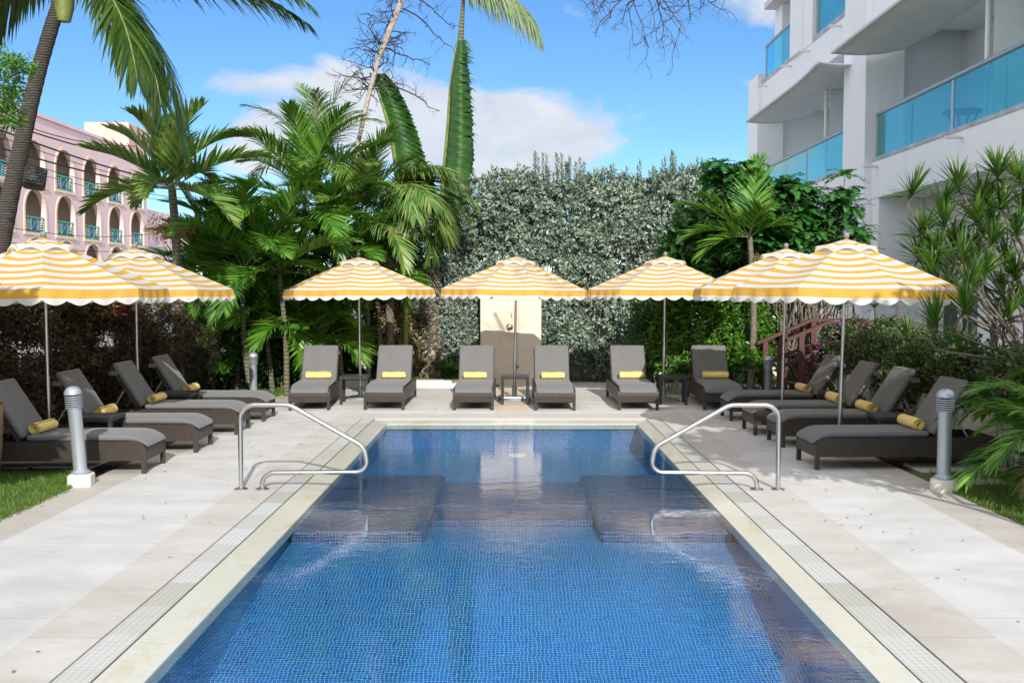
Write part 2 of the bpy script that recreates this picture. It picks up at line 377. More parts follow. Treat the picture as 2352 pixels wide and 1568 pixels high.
class Fol:                                            # numpy mesh for foliage
    def __init__(s): s.ch = []; s.n = 0
    def add(s, V, F): s.ch.append((V, F+s.n)); s.n += len(V)
    def build(s, name, mat, parent=None):
        V = np.concatenate([c[0] for c in s.ch]).astype(np.float32)
        loops = np.concatenate([c[1].ravel() for c in s.ch]).astype(np.int32)
        tot = np.concatenate([np.full(len(c[1]), c[1].shape[1]) for c in s.ch]).astype(np.int32)
        st = np.concatenate([[0], np.cumsum(tot)[:-1]]).astype(np.int32)
        me = bpy.data.meshes.new(name); me.vertices.add(len(V)); me.vertices.foreach_set('co', V.ravel())
        me.loops.add(len(loops)); me.loops.foreach_set('vertex_index', loops)
        me.polygons.add(len(tot)); me.polygons.foreach_set('loop_start', st); me.polygons.foreach_set('loop_total', tot)
        me.update(calc_edges=True); me.validate(); me.materials.append(M[mat])
        o = bpy.data.objects.new(name, me); C.objects.link(o)
        if parent: o.parent = parent
        return o

def unit(a): return a/(np.linalg.norm(a, axis=-1, keepdims=True)+1e-9)
def leaves(fol, p, d, n, Ln, W, fold=.18, droop=0.0):
    k = len(p); d = unit(d); s = unit(np.cross(d, n)); n = np.cross(s, d)
    Ln = np.broadcast_to(np.asarray(Ln, float).reshape(-1, 1), (k, 1)); W = np.broadcast_to(np.asarray(W, float).reshape(-1, 1), (k, 1))
    V = np.empty((k, 4, 3)); V[:, 0] = p
    V[:, 1] = p+d*Ln*.52+s*W*.5+n*W*fold; V[:, 3] = p+d*Ln*.52-s*W*.5+n*W*fold
    V[:, 2] = p+d*Ln-np.array([0, 0, 1])*Ln*droop
    fol.add(V.reshape(-1, 3), np.arange(4*k).reshape(k, 4))
def strips(fol, p, d, w, Ln, W, g, segs=3, prof=(.55, 1, .8, .06)):
    k = len(p); Ln = np.asarray(Ln, float).reshape(-1, 1); W = np.asarray(W, float).reshape(-1, 1)*np.ones((k, 1)); g = np.asarray(g, float).reshape(-1, 1)*np.ones((k, 1))
    V = np.empty((k, segs+1, 2, 3)); cur = p.copy(); dd = unit(d)
    prof = np.interp(np.linspace(0, 1, segs+1), np.linspace(0, 1, len(prof)), prof)
    for i in range(segs+1):
        V[:, i, 0] = cur+w*W*prof[i]*.5; V[:, i, 1] = cur-w*W*prof[i]*.5
        cur = cur+dd*Ln/segs; dd = unit(dd+np.array([0, 0, -1])*g)
    idx = np.arange(k*(segs+1)*2).reshape(k, segs+1, 2)
    F = np.stack([idx[:, :-1, 0], idx[:, :-1, 1], idx[:, 1:, 1], idx[:, 1:, 0]], -1).reshape(-1, 4)
    fol.add(V.reshape(-1, 3), F)

def frond(fol, stem, o, az, el, Lf, droop, rng, n=34, ll=.55, lw=.04, lift=.3, g=.22, r0=.014, t0=.16, spread=(62, 22), roll=0.0, segs=3, pw=1.35):
    T = 20; t = np.linspace(0, 1, T+1); e = el-droop*t**pw
    az_t = az+rng.uniform(-.12, .12)*t
    D = np.stack([np.cos(e)*np.cos(az_t), np.cos(e)*np.sin(az_t), np.sin(e)], -1)
    P = np.vstack([np.array(o)[None], np.array(o)+np.cumsum(D[:-1]*Lf/T, 0)])
    stem.tube(P[::2], list(np.interp(t[::2], [0, 1], [r0, r0*.2])), 5, False)
    tt = np.repeat(np.linspace(t0, .995, n), 2)+rng.uniform(-.006, .006, 2*n); tt = np.clip(tt, 0, 1)
    sg = np.tile([1.0, -1.0], n)
    pos = np.stack([np.interp(tt, t, P[:, i]) for i in range(3)], -1); dr = unit(np.stack([np.interp(tt, t, D[:, i]) for i in range(3)], -1))
    side = np.cross(dr, UP); bad = np.linalg.norm(side, axis=1) < .15
    side[bad] = [math.sin(az), -math.cos(az), 0]; side = unit(side); nr = np.cross(side, dr)
    if roll: side, nr = side*math.cos(roll)+nr*math.sin(roll), nr*math.cos(roll)-side*math.sin(roll)
    a = np.radians(np.interp(tt, [0, 1], spread))+rng.uniform(-.09, .09, 2*n)
    lf = lift+rng.uniform(-.2, .2, 2*n)
    ld = np.cos(a)[:, None]*dr+np.sin(a)[:, None]*(sg[:, None]*side*np.cos(lf)[:, None]+nr*np.sin(lf)[:, None])
    ln = ll*np.clip(np.sin(np.pi*(.16+.76*tt)), .1, 1)**.75*rng.uniform(.85, 1.1, 2*n)
    w = unit(dr-ld*np.sum(dr*ld, 1, keepdims=True)); w = unit(w+nr*rng.uniform(-.35, .35, (2*n, 1)))
    strips(fol, pos, ld, w, ln, lw*rng.uniform(.8, 1.15, 2*n), g*rng.uniform(.5, 1.5, 2*n), segs)

# ------------------------------------------------------------------ tagging
def tag(o, label=None, cat=None, group=None, kind=None):
    if label: o['label'] = label
    if cat: o['category'] = cat
    if group: o['group'] = group
    if kind: o['kind'] = kind
    return o
def thing(name, label, cat, loc=(0, 0, 0), rz=0, group=None):
    o = bpy.data.objects.new(name, None); C.objects.link(o); o.empty_display_size = .2
    o.location = tuple(float(c) for c in loc); o.rotation_euler = (0, 0, rz)
    return tag(o, label, cat, group)
def kids(o): return [c for c in o.children]
def dup(root, loc, rz, label, parent=None):
    c = root.copy(); C.objects.link(c); c.parent = parent
    if parent is None:
        c.location = tuple(float(q) for q in loc); c.rotation_euler = (0, 0, rz); c['label'] = label
    for ch in kids(root): dup(ch, None, 0, None, c)
    return c
def struct(name, mb, mat): return tag(mb.build(name, mat), kind='structure')

# ================================================================== SETTING
PW, YF, YN = 1.935, 15.1, 1.2          # pool half width, far edge, near edge
OW = 4.55; RW = 4.45
m = MB()                               # ground as a frame round the garden, out to the horizon
for x0, x1, y0, y1 in ((-900, -8.5, -300, 1500), (8.2, 900, -300, 1500), (-8.5, 8.2, 26, 1500), (-8.5, 8.2, -300, -6)):
    m.add([(x0, y0, -.02), (x1, y0, -.02), (x1, y1, -.02), (x0, y1, -.02)], [(0, 1, 2, 3)])
struct('ground', m, 'street')
m = MB()                               # planting soil
for x0, x1, y0, y1 in ((-8.5, -4.56, -6, 26), (4.46, 8.2, -6, 26), (-4.56, 4.46, 20.9, 26)):
    m.add([(x0, y0, -.012), (x1, y0, -.012), (x1, y1, -.012), (x0, y1, -.012)], [(0, 1, 2, 3)])
struct('planting_bed', m, 'soil')
def slab(name, mat, rects, z=0.0, t=.12):
    m = MB()
    for x0, x1, y0, y1 in rects: m.box(x0, x1, y0, y1, z-t, z)
    return struct(name, m, mat)
g = .0015
slab('deck_pale', 'white_deck', [(-4.15, -2.85-g, -6, 16.25), (2.85+g, 3.96, -6, 16.25)])
slab('deck_rosy', 'pink_deck', [(-2.85, -2.41, -6, 15.67), (2.37, 2.85, -6, 15.67), (-2.85, 2.85, 15.67+g, 16.25-g)], z=.001)
slab('deck_outer', 'outer_deck', [(-OW, -4.15-g, -6, 20.9), (3.96+g, RW, -6, 20.9)])
slab('deck_far', 'far_deck', [(-4.15, -.27, 16.25+g, 20.9), (.24, 3.96, 16.25+g, 20.9)])
slab('deck_path', 'path_tile', [(-.27+g, .24-g, 16.25+g, 21.39)], z=.001)
slab('deck_curved_walk', 'far_deck', [(.66, 6.2, 20.9+g, 22.1), (.24, .66-g, 20.9+g, 21.36)], z=-.003)
slab('drain_channel', 'gap', [(-2.41+g, -2.185, -6, 15.67-g), (2.13, 2.37-g, -6, 15.67-g)], z=-.012, t=.1)
m = MB(); m.box(-2.397, -2.20, -6, 15.66, -.01, -.001); m.box(2.142, 2.355, -6, 15.66, -.01, -.001)
struct('drain_grate', m, 'drain')
slab('coping_far_strip', 'curb', [(-2.183, 2.128, 15.43, 15.67-g)], z=.001)
m = MB()                               # wet coping, dished slightly toward the pool
XL, XR = -2.183, 2.128
m.rings([[(-PW, YN, -.02), (-PW, YN, -.10), (XL, YN, -.10), (XL, YN, .0)], [(-PW, YF, -.02), (-PW, YF, -.10), (XL, 15.43, -.10), (XL, 15.43, .0)]])
m.rings([[(XR, YN, .0), (XR, YN, -.10), (PW, YN, -.10), (PW, YN, -.02)], [(XR, 15.43, .0), (XR, 15.43, -.10), (PW, YF, -.10), (PW, YF, -.02)]])
m.rings([[(-PW, YF, -.02), (-PW, YF, -.10), (XL, 15.43, -.10), (XL, 15.43, 0)][::-1], [(PW, YF, -.02), (PW, YF, -.10), (XR, 15.43, -.10), (XR, 15.43, 0)][::-1]], cap=False)
struct('pool_coping', m, 'coping')
ZB = -.52
m = MB()                               # pool shell
W2 = PW+.05; Y2 = YF+.05
for (ya, za), (yb, zb_) in zip([(YN, ZB), (6.2, ZB+.0), (8.0, -.24), (8.7, -.19), (11.2, -.30), (12.2, -.40)], [(6.2, ZB+.0), (8.0, -.24), (8.7, -.19), (11.2, -.30), (12.2, -.40), (Y2, -.42)]):
    m.add([(-W2, ya, za), (W2, ya, za), (W2, yb, zb_), (-W2, yb, zb_)], [(0, 1, 2, 3)])
m.add([(-W2, YN, ZB), (-W2, Y2, ZB), (-W2, Y2, -.1), (-W2, YN, -.1)], [(0, 1, 2, 3)])
m.add([(W2, YN, ZB), (W2, Y2, ZB), (W2, Y2, -.1), (W2, YN, -.1)], [(3, 2, 1, 0)])
m.add([(-W2, Y2, ZB), (W2, Y2, ZB), (W2, Y2, -.1), (-W2, Y2, -.1)], [(0, 1, 2, 3)])
m.add([(-W2, YN, ZB), (W2, YN, ZB), (W2, YN, -.1), (-W2, YN, -.1)], [(3, 2, 1, 0)])
struct('pool_basin', m, 'tile')
m = MB()                               # benches and steps under the water
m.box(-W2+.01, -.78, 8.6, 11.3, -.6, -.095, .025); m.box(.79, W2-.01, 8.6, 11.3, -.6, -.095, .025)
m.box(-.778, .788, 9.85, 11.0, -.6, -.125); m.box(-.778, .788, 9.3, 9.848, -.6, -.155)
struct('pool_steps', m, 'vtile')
m = MB(); m.add([(-PW-.04, YN, -.028), (PW+.04, YN, -.028), (PW+.04, YF+.04, -.028), (-PW-.04, YF+.04, -.028)], [(0, 1, 2, 3)])
struct('pool_water', m, 'water')
m = MB(); m.lathe([(.13, -.415), (.135, -.40), (.10, -.395), (.001, -.393)], (.08, 14.5, 0), 24); struct('pool_drain', m, 'curb')
M['faded_blue'] = plain('faded_blue_paint', (.34, .46, .58), .8, var=.25, vscale=30)
for mx, my, lab in ((-.02, 15.93, 'faded blue depth marking on the far pool edge before the shower wall'), (-2.62, 14.4, 'faded blue depth marking on the left pool edge behind the handrail'), (2.60, 14.45, 'faded blue depth marking on the right pool edge behind the handrail')):
    m = MB()
    m.prism([(mx+a, my+b) for a, b in ((-.11, -.04), (.11, -.04), (.11, .04), (.06, .04), (.06, -.015), (.03, -.015), (.03, .02), (0, .02), (0, -.015), (-.07, -.015), (-.07, .04), (-.11, .04))], 'z', .0012, .004)
    tag(m.build('depth_marking', 'faded_blue'), lab, 'marking', 'faded depth markings')
m = MB()                               # lawn patches
m.add([(-7.5, 6, .0), (-OW-.01, 6, .0), (-OW-.01, 10.7, .0), (-5.0, 11.1, .0), (-7.5, 11.2, .0)], [(0, 1, 2, 3, 4)])
m.add([(RW+.01, 5, .0), (7.5, 5, .0), (7.5, 11.0, .0), (RW+.01, 11.0, .0)], [(0, 1, 2, 3)])
m.add([(-5.8, 18.4, .0), (-OW-.01, 18.4, .0), (-OW-.01, 21.2, .0), (-5.8, 21.2, .0)], [(0, 1, 2, 3)])
m.add([(-4.4, 20.95, .12), (-.63, 20.95, .12), (-.63, 23, .16), (-4.4, 23, .16)], [(0, 1, 2, 3)])
m.add([(.6, 22.12, .01), (6.2, 21.4, .01), (6.2, 23.2, .05), (.6, 23.2, .05)], [(0, 1, 2, 3)])
struct('lawn', m, 'lawn_base')
m = MB()
for i, (x, y, w, h) in enumerate([(-5.2, 11.9, .7, 1.3), (-5.9, 11.5, .6, .6), (-5.3, 13.6, .8, 1.2), (-5.2, 15.4, .8, 1.3), (5.0, 11.2, .8, .55), (5.9, 10.9, .7, .5), (4.95, 10.35, .6, .28), (5.1, 13.2, .8, 1.6), (5.1, 15.4, .8, 1.6)]):
    m.box(x-w/2, x+w/2, y-h/2, y+h/2, -.05, .012+.001*i, .01)
struct('paving_slabs', m, 'outer_deck')
m = MB(); m.box(-4.3, -.71, 20.62, 20.93, -.02, .15, .015); tag(m.build('kerb', 'curb'), 'low white kerb edging the lawn behind the two left sunlit loungers', 'kerb')
m = MB(); m.box(-7.2, 7.0, 23.6, 23.8, -.05, .95, .01); tag(m.build('garden_wall', 'block'), 'low pale garden wall half hidden behind the shrubs and hedge', 'wall')
m = MB(); m.box(-7.25, -7.05, 6.0, 22, -.05, 1.05, .01); tag(m.build('boundary_wall', 'beige'), 'low shaded boundary wall under the dark red hedge', 'wall')

# grass blades
def grass(name, label, areas, seed):
    rng = np.random.default_rng(seed); fol = Fol()
    for poly, n, z, h in areas:
        xs = np.array([q[0] for q in poly]); ys = np.array([q[1] for q in poly])
        p = np.stack([rng.uniform(xs.min(), xs.max(), 3*n), rng.uniform(ys.min(), ys.max(), 3*n)], -1)
        ins = np.zeros(len(p), bool); j = len(poly)-1
        for i in range(len(poly)):
            c = ((ys[i] > p[:, 1]) != (ys[j] > p[:, 1])) & (p[:, 0] < (xs[j]-xs[i])*(p[:, 1]-ys[i])/(ys[j]-ys[i]+1e-9)+xs[i])
            ins ^= c; j = i
        p = p[ins][:n]; k = len(p)
        patch = .55+.45*np.sin(p[:, 0]*3.1+1)*np.sin(p[:, 1]*2.3)+rng.uniform(-.2, .2, k)
        P = np.column_stack([p, np.full(k, z)])
        d = np.column_stack([rng.normal(0, .55, (k, 2)), np.ones(k)])
        strips(fol, P, d, unit(np.column_stack([rng.normal(0, 1, (k, 2)), np.zeros(k)])), h*rng.uniform(.5, 1.2, k)*(.7+.4*patch), np.full(k, .006), np.full(k, .3), 2, (1, .8, .1))
    return tag(fol.build(name, 'blade'), label, 'grass', kind='stuff')
grass('grass', 'short green grass beside the left bollard and deck edge', [([(-7, 7), (-4.54, 7), (-4.5, 8), (-4.5, 9.9), (-4.6, 10.4), (-4.75, 11), (-7, 11)], 26000, 0, .055)], 1)
grass('grass', 'shaded grass around the right bollard and under the near palm', [([(4.43, 6.5), (6.5, 6.5), (6.5, 11), (4.7, 11), (4.43, 10)], 22000, 0, .06)], 2)
grass('grass', 'sunlit grass strip along the foot of the hedge and shrubs', [([(-4.4, 20.95), (-.63, 20.95), (-.63, 22.6), (-4.4, 22.6)], 12000, .12, .07), ([(.6, 22.1), (3.2, 21.9), (6.0, 21.0), (6, 22.6), (.6, 22.8)], 10000, .01, .09), ([(-5.8, 18.4), (-4.5, 18.4), (-4.5, 21), (-5.8, 21)], 5000, 0, .06)], 3)

fol = Fol(); rng = np.random.default_rng(9); k = 240
xy = np.concatenate([np.column_stack([rng.uniform(-4.5, -2.5, 60), rng.uniform(5, 16, 60)]), np.column_stack([rng.uniform(2.5, 4.4, 80), rng.uniform(5, 16, 80)]), np.column_stack([rng.uniform(-4, 5.5, 100), rng.uniform(16.4, 20.5, 100)])])
a = rng.uniform(0, 6.3, k); leaves(fol, np.column_stack([xy, np.full(k, .006)]), np.column_stack([np.cos(a), np.sin(a), rng.uniform(.0, .12, k)]), np.tile([0, 0, 1.0], (k, 1)), rng.uniform(.02, .055, k), rng.uniform(.008, .02, k), .3)
tag(fol.build('fallen_leaves', 'lf_dry'), 'tiny dry leaves scattered on the pale deck', 'leaf litter', kind='stuff')

# ================================================================== LOUNGERS
def loft(m, secs):                      # secs: (centre y,z), up angle, half width, half thickness -> rounded cushion
    rings = []
    for (y, z, a, hw, ht) in secs:
        ny, nz = -math.sin(a), math.cos(a); r = min(ht*.8, .03); ring = []
        for sx, st in ((1, -1), (1, 1), (-1, 1), (-1, -1)):
            for k in range(4):
                q = {(1, -1): -90, (1, 1): 0, (-1, 1): 90, (-1, -1): 180}[(sx, st)]+30*k
                x = sx*(hw-r)+r*math.cos(R(q)); t = st*(ht-r)+r*math.sin(R(q))
                ring.append((x, y+ny*t, z+nz*t))
        rings.append(ring)
    m.rings(rings); return m
def make_lounger():
    t = thing('sun_lounger', 'x', 'sun lounger', group='grey cushioned wicker loungers around the pool')
    HW, LEN = .35, 2.12
    arc = [(.11-.11*math.cos(R(a)), .255+.11*math.sin(R(a))) for a in range(0, 91, 15)]
    prof = [(0, .148)]+arc+[(LEN, .365), (LEN, .148)]
    m = MB()
    m.prism(prof, 'x', -HW, -HW+.035); m.prism(prof, 'x', HW-.035, HW)
    a2 = [(y+.003, z-.012) for y, z in arc]
    outer = [(.003, .15)]+a2; inner = [(y+.03, z-.02) for y, z in outer][::-1]
    m.prism(outer+inner, 'x', -HW+.036, HW-.036)
    m.box(-HW+.036, HW-.036, LEN-.035, LEN-.002, .15, .362)
    m.box(-HW+.036, HW-.036, .16, 1.36, .29, .335)
    m.box(-HW+.036, HW-.036, .032, LEN-.04, .16, .18)
    m.build('wicker_frame', 'wicker', t)
    for x in (-HW+.026, HW-.026):
        for y in (.026, LEN-.026):
            q = MB(); q.box(x-.025, x+.025, y-.025, y+.025, 0, .1485, .004); q.build('leg', 'wicker', t)
    q = MB(); hw = .318
    loft(q, [(-.012, .318, -.35, hw-.012, .018), (-.004, .322, -.35, hw-.003, .028), (.03, .345, -.5, hw, .033), (.10, .378, -.35, hw, .034), (.19, .395, -.08, hw, .034), (.35, .398, 0, hw, .034), (.8, .397, 0, hw, .034), (1.28, .398, 0, hw, .034), (1.31, .398, 0, hw-.004, .028), (1.318, .398, 0, hw-.012, .018)])
    q.build('seat_cushion', 'cushion', t, True, 50)
    a = R(57.5); by, bz = 1.365, .40; cy, cz = math.cos(a), math.sin(a)
    ny, nz = -math.sin(a), math.cos(a)
    q = MB(); secs = []
    for s_, hh, th in ((0, hw-.012, .018), (.008, hw-.003, .028), (.03, hw, .034), (.3, hw, .035), (.69, hw, .034), (.712, hw-.003, .028), (.72, hw-.012, .018)):
        secs.append((by+cy*s_, bz+cz*s_, a, hh, th))
    loft(q, secs); q.build('backrest_cushion', 'cushion', t, True, 50)
    q = MB(); o1, o2 = -.036, -.066
    poly = [(by+cy*s_+ny*o, bz+cz*s_+nz*o) for s_, o in ((-.03, o1), (.70, o1), (.70, o2), (-.03, o2))]
    q.prism(poly, 'x', -.33, .33); q.build('backrest_frame', 'wicker', t)
    q = MB(); s_ = .58
    pz = (by+cy*s_+ny*-.03, bz+cz*s_+nz*-.03)
    for x in (-.335, .335):
        q = MB(); q.box(x-.006, x+.006, pz[0]-.02, pz[0]+.10, pz[1]-.03, pz[1]+.03, .004); q.build('fabric_tab', 'cushion', t)
    for x in (-.28, .28):
        q = MB(); q.tube([(x, by+cy*.34+.05, bz+cz*.34-.03), (x, 1.80, .33)], .012, 6); q.build('support_strut', 'alu', t)
    return t
LG = make_lounger()
def rot_of(fx, fy, rx, ry): return math.atan2(ry-fy, rx-fx)-math.pi/2
spots = [
 (-3.46, 16.66, .07, 'sunlit lounger at the end of the far row nearest the left palms, angled slightly'),
 (-2.19, 16.72, .0, 'sunlit lounger right of the far left umbrella with towel against its back'),
 (-.66, 16.68, 0, 'sunlit lounger left of the small table at the stone shower wall'),
 (.735, 16.64, 0, 'sunlit lounger right of the small table at the stone shower wall'),
 (2.16, 16.68, 0, 'sunlit lounger with one pale front leg, left of the far right umbrella'),
 (3.62, 16.68, -.04, 'shaded lounger facing the camera in front of the broad green shrub'),
 (-4.09, 11.19, math.pi/2+.03, 'lounger right behind the near left bollard, its back cut by the photo edge'),
 (-3.97, 12.62, math.pi/2+.02, 'left side lounger whose towel sits behind a small black table by the bollard'),
 (-3.89, 14.17, math.pi/2+.01, 'left side lounger under the second striped umbrella, open towel roll facing out'),
 (-3.855, 15.56, math.pi/2, 'left side lounger farthest from the camera with the silver bollard behind its foot'),
 (3.44, 11.42, -math.pi/2+.03, 'nearest right side lounger, in front of the bougainvillea planter beside the bollard'),
 (3.50, 13.03, -math.pi/2+.02, 'right side lounger directly behind the near right umbrella pole and black table'),
 (3.41, 14.11, -math.pi/2+.01, 'third right side lounger from the camera, between the two umbrella poles'),
 (3.41, 15.63, -math.pi/2, 'right side lounger farthest from the camera, nearest the timber stairs'),
]
TW_L = ['yellow towel rolled on the sunlit lounger nearest the left palms', 'yellow towel rolled on the lounger right of the far left umbrella',
 'flat fronted yellow towel on the lounger left of the shower table', 'yellow towel rolled on the lounger right of the shower table',
 'yellow towel rolled on the lounger with one pale leg', 'yellow towel rolled on the shaded lounger before the green shrub',
 'yellow towel with open roll end on the lounger behind the near left bollard', 'yellow towel peeking up behind the small black table at left',
 'yellow towel roll on the left lounger under the second umbrella', 'yellow towel top showing over the farther left black table',
 'yellow towel roll on the nearest right lounger by the bollard', 'yellow towel roll right of the near right umbrella pole, behind the black table',
 'yellow towel roll crossed by the near right umbrella pole', 'yellow towel roll on the right lounger nearest the timber stairs']
def make_towel():
    m = MB(); nt_, nl = 90, 14; rings = []
    rng = random.Random(3)
    wob = [rng.uniform(-.004, .004) for _ in range(nl+1)]
    for j in range(nl+1):
        y = -.225+.45*j/nl; ring = []
        for i in range(nt_):
            f = i/(nt_-1); th = f*2*math.pi*4.3; r = .013+.056*f+.0018*math.sin(5*th+j*.7)*f
            off = (.008*(1-f)+.006*math.sin(9*f+1))*(1 if j in (0,) else (-1 if j == nl else 0))
            ring.append((y+off, r*math.cos(th)*1.06+wob[j]*.4, .067+r*math.sin(th)*.93+wob[j]*.3))
        rings.append(ring)
    m.rings(rings, cap=False, closed=False)
    o = m.build('rolled_towel', 'towel', None, True, 70)
    md = o.modifiers.new('thickness', 'SOLIDIFY'); md.thickness = .005; md.offset = 0
    return o
TW = make_towel(); tag(TW, 'x', 'towel', 'rolled yellow towels on the loungers')
for i, (x, y, a, lab) in enumerate(spots):
    if i == 0: LG.location = (x, y, 0); LG.rotation_euler = (0, 0, a); LG['label'] = lab; lo = LG
    else: lo = dup(LG, (x, y, 0), a, lab)
    q = Matrix.Translation((x, y, 0)) @ Matrix.Rotation(a, 4, 'Z')
    tx = random.uniform(-.04, .04) + (.02 if i < 6 else 0)
    p = q @ Vector((tx, 1.245, .430))
    tw = TW if i == 0 else TW.copy()
    if i: C.objects.link(tw)
    tw.location = p; tw.rotation_euler = (0, 0, a+random.uniform(-.05, .05)+(math.pi if i in (10, 11, 12, 13) else 0)); tw['label'] = TW_L[i]; k_ = random.uniform(.93, 1.07); tw.scale = (k_, random.uniform(.9, 1.05), k_)
    if i: tw.rotation_euler.x += 0

# ================================================================== TABLES
def make_table():
    t = thing('side_table', 'x', 'side table', group='charcoal wicker side tables between the loungers')
    m = MB(); m.box(-.255, .255, -.255, .255, .455, .51, .006); m.build('tabletop', 'dwicker', t)
    for x in (-.228, .228):
        for y in (-.228, .228):
            m = MB(); m.box(x-.025, x+.025, y-.025, y+.025, 0, .454, .004); m.build('leg', 'dwicker', t)
    return t
TB = make_table()
for i, (x, y, a, lab) in enumerate([
    (-2.85, 17.76, .05, 'black wicker table beside the far left umbrella base'), (.055, 17.78, 0, 'black wicker table in front of the stone shower wall'),
    (2.90, 17.72, -.06, 'black wicker table beside the far right umbrella base'), (-5.10, 12.02, .06, 'black wicker table just behind the near left bollard'),
    (-5.06, 14.80, .04, 'black wicker table between the two farther left loungers'), (4.72, 11.96+.12, -.05, 'black wicker table behind the nearest right lounger'),
    (4.98, 14.86, 0, 'black wicker table mostly hidden among the farther right loungers')]):
    if i == 0: TB.location = (x, y, 0); TB.rotation_euler = (0, 0, a); TB['label'] = lab
    else: dup(TB, (x, y, 0), a, lab)

# ================================================================== UMBRELLAS
def make_umbrella():
    t = thing('striped_umbrella', 'x', 'umbrella', group='yellow and white striped umbrellas around the pool')
    RAD, ZA, ZE = 1.42, 2.655, 2.06; SL = 8.0
    def pt(k, u, s, lift=0.0, sag=.035):          # k panel, u across 0..1, s along slope 0..1
        a0, a1 = R(45*k), R(45*(k+1))
        r = .02+(RAD-.02)*s
        x = (1-u)*math.cos(a0)*r+u*math.cos(a1)*r; y = (1-u)*math.sin(a0)*r+u*math.sin(a1)*r
        z = ZA-(ZA-ZE)*(s**1.06)-sag*math.sin(math.pi*u)*math.sin(math.pi*min(1, s*.9))*1.0+lift
        return (x, y, z)
    m = MB(); nu, ns = 8, 14
    for k in range(8):
        vs, fs, uv = [], [], []
        for j in range(ns+1):
            s = .16+.84*j/ns
            for i in range(nu+1): vs.append(pt(k, i/nu, s))
        for j in range(ns):
            for i in range(nu):
                a = j*(nu+1)+i; f = (a, a+1, a+nu+2, a+nu+1); fs.append(f)
                s0, s1 = .16+.84*j/ns, .16+.84*(j+1)/ns
                uv.append([(i/nu, s0*SL), ((i+1)/nu, s0*SL), ((i+1)/nu, s1*SL-1e-4), (i/nu, s1*SL-1e-4)])
        m.add(vs, fs, uv)
    can = m.build('canopy', 'canvas', t, True, 20)
    m = MB()
    for k in range(8):
        vs, fs, uv = [], [], []; n = 6
        for j in range(n+1):
            s = .265*j/n
            for i in range(nu+1):
                u = i/nu
                vs.append(pt(k, u, s, .022+.055*math.sin(math.pi*u)*(j/n)**2, 0))
        for j in range(n):
            for i in range(nu):
                a = j*(nu+1)+i; fs.append((a, a+1, a+nu+2, a+nu+1)); s0, s1 = .265*j/n, .265*(j+1)/n
                uv.append([(0, s0*SL), (1, s0*SL), (1, s1*SL), (0, s1*SL)])
        m.add(vs, fs, uv)
        e = [pt(k, i/nu, .266, .022+.055*math.sin(math.pi*i/nu), 0) for i in range(nu+1)]
        vs = e+[(x*1.012, y*1.012, z-.035) for x, y, z in e]
        m.add(vs, [(i, i+1, nu+2+i, nu+1+i) for i in range(nu)], [[(0, 2.6), (1, 2.6), (1, 2.8), (0, 2.8)]]*nu)
    m.build('vent_flap', 'canvas', t, True, 20)
    m = MB(); rng = random.Random(5)
    for k in range(8):
        vs, fs, uv = [], [], []; n = 40
        for j, dz in enumerate((0, .05, .102, .12)):
            for i in range(n+1):
                u = i/n; x, y, z = pt(k, u, 1.0)
                sc = .06*abs(math.sin(math.pi*u*4))**.8 if j == 3 else 0
                bow = 1+.012*math.sin(math.pi*2*4*u+k)*(dz/.12)+.012*(dz/.12)
                vs.append((x*bow, y*bow, z-.002-dz-sc))
        for j, (v0, v1) in enumerate(((.02, .2), (.2, .455), (.47, .95))):
            for i in range(n):
                a = j*(n+1)+i; fs.append((a, a+1, a+n+2, a+n+1)); uv.append([(0, v0), (1, v0), (1, v1), (0, v1)])
        m.add(vs, fs, uv)
    m.build('valance', 'canvas', t, True, 60)
    for k in range(8):
        a = R(45*k); m = MB()
        m.tube([(.05*math.cos(a), .05*math.sin(a), ZA-.06), (RAD*.985*math.cos(a), RAD*.985*math.sin(a), ZE-.012)], .009, 6); m.build('rib', 'alu', t)
        m = MB(); m.tube([(.03*math.cos(a), .03*math.sin(a), 1.98), (.70*math.cos(a), .70*math.sin(a), 2.325)], .007, 6); m.build('strut', 'alu', t)
    m = MB(); m.tube([(0, 0, .05), (0, 0, 1.0)], .027, 14); m.tube([(0, 0, 1.0), (0, 0, 2.66)], .021, 14); m.lathe([(.03, 1.94), (.042, 1.95), (.042, 2.0), (.03, 2.01)]); m.build('pole', 'steel', t, True)
    m = MB(); m.tube([(.055, 0, .62), (.05, 0, 2.1)], .003, 5); m.box(.02, .075, -.015, .015, .58, .64, .004); m.build('crank_cord', 'dark', t)
    m = MB(); m.lathe([(.016, 2.65), (.02, 2.67), (.018, 2.682), (.028, 2.69), (.036, 2.706), (.038, 2.722), (.034, 2.74), (.02, 2.755), (.003, 2.76)], n=16); m.build('finial', 'greyball', t, True)
    m = MB(); m.lathe([(.30, .0), (.305, .012), (.29, .035), (.17, .06), (.06, .075), (.045, .09), (.045, .26), (.03, .27)], n=32); m.build('base', 'alu', t, True)
    return t
UM = make_umbrella()
ulist = [(-2.868, 18.5, 0, 'striped umbrella over the far left pair of sunlit loungers'),
    (.045, 18.37, .28, 'striped umbrella standing before the stone shower wall'),
    (2.82, 18.2, .05, 'striped umbrella in the far row before the silver hedge and dark shrub'),
    (-5.67, 11.95, .42, 'large striped umbrella at the left photo edge beside the palm trunk'),
    (-5.69, 14.86, .2, 'left striped umbrella partly behind the near left umbrella'),
    (4.12, 14.9, .3, 'right striped umbrella partly behind the near right umbrella'),
    (4.10, 12.22, .1, 'large nearest striped umbrella on the right before the dracaena tree')]
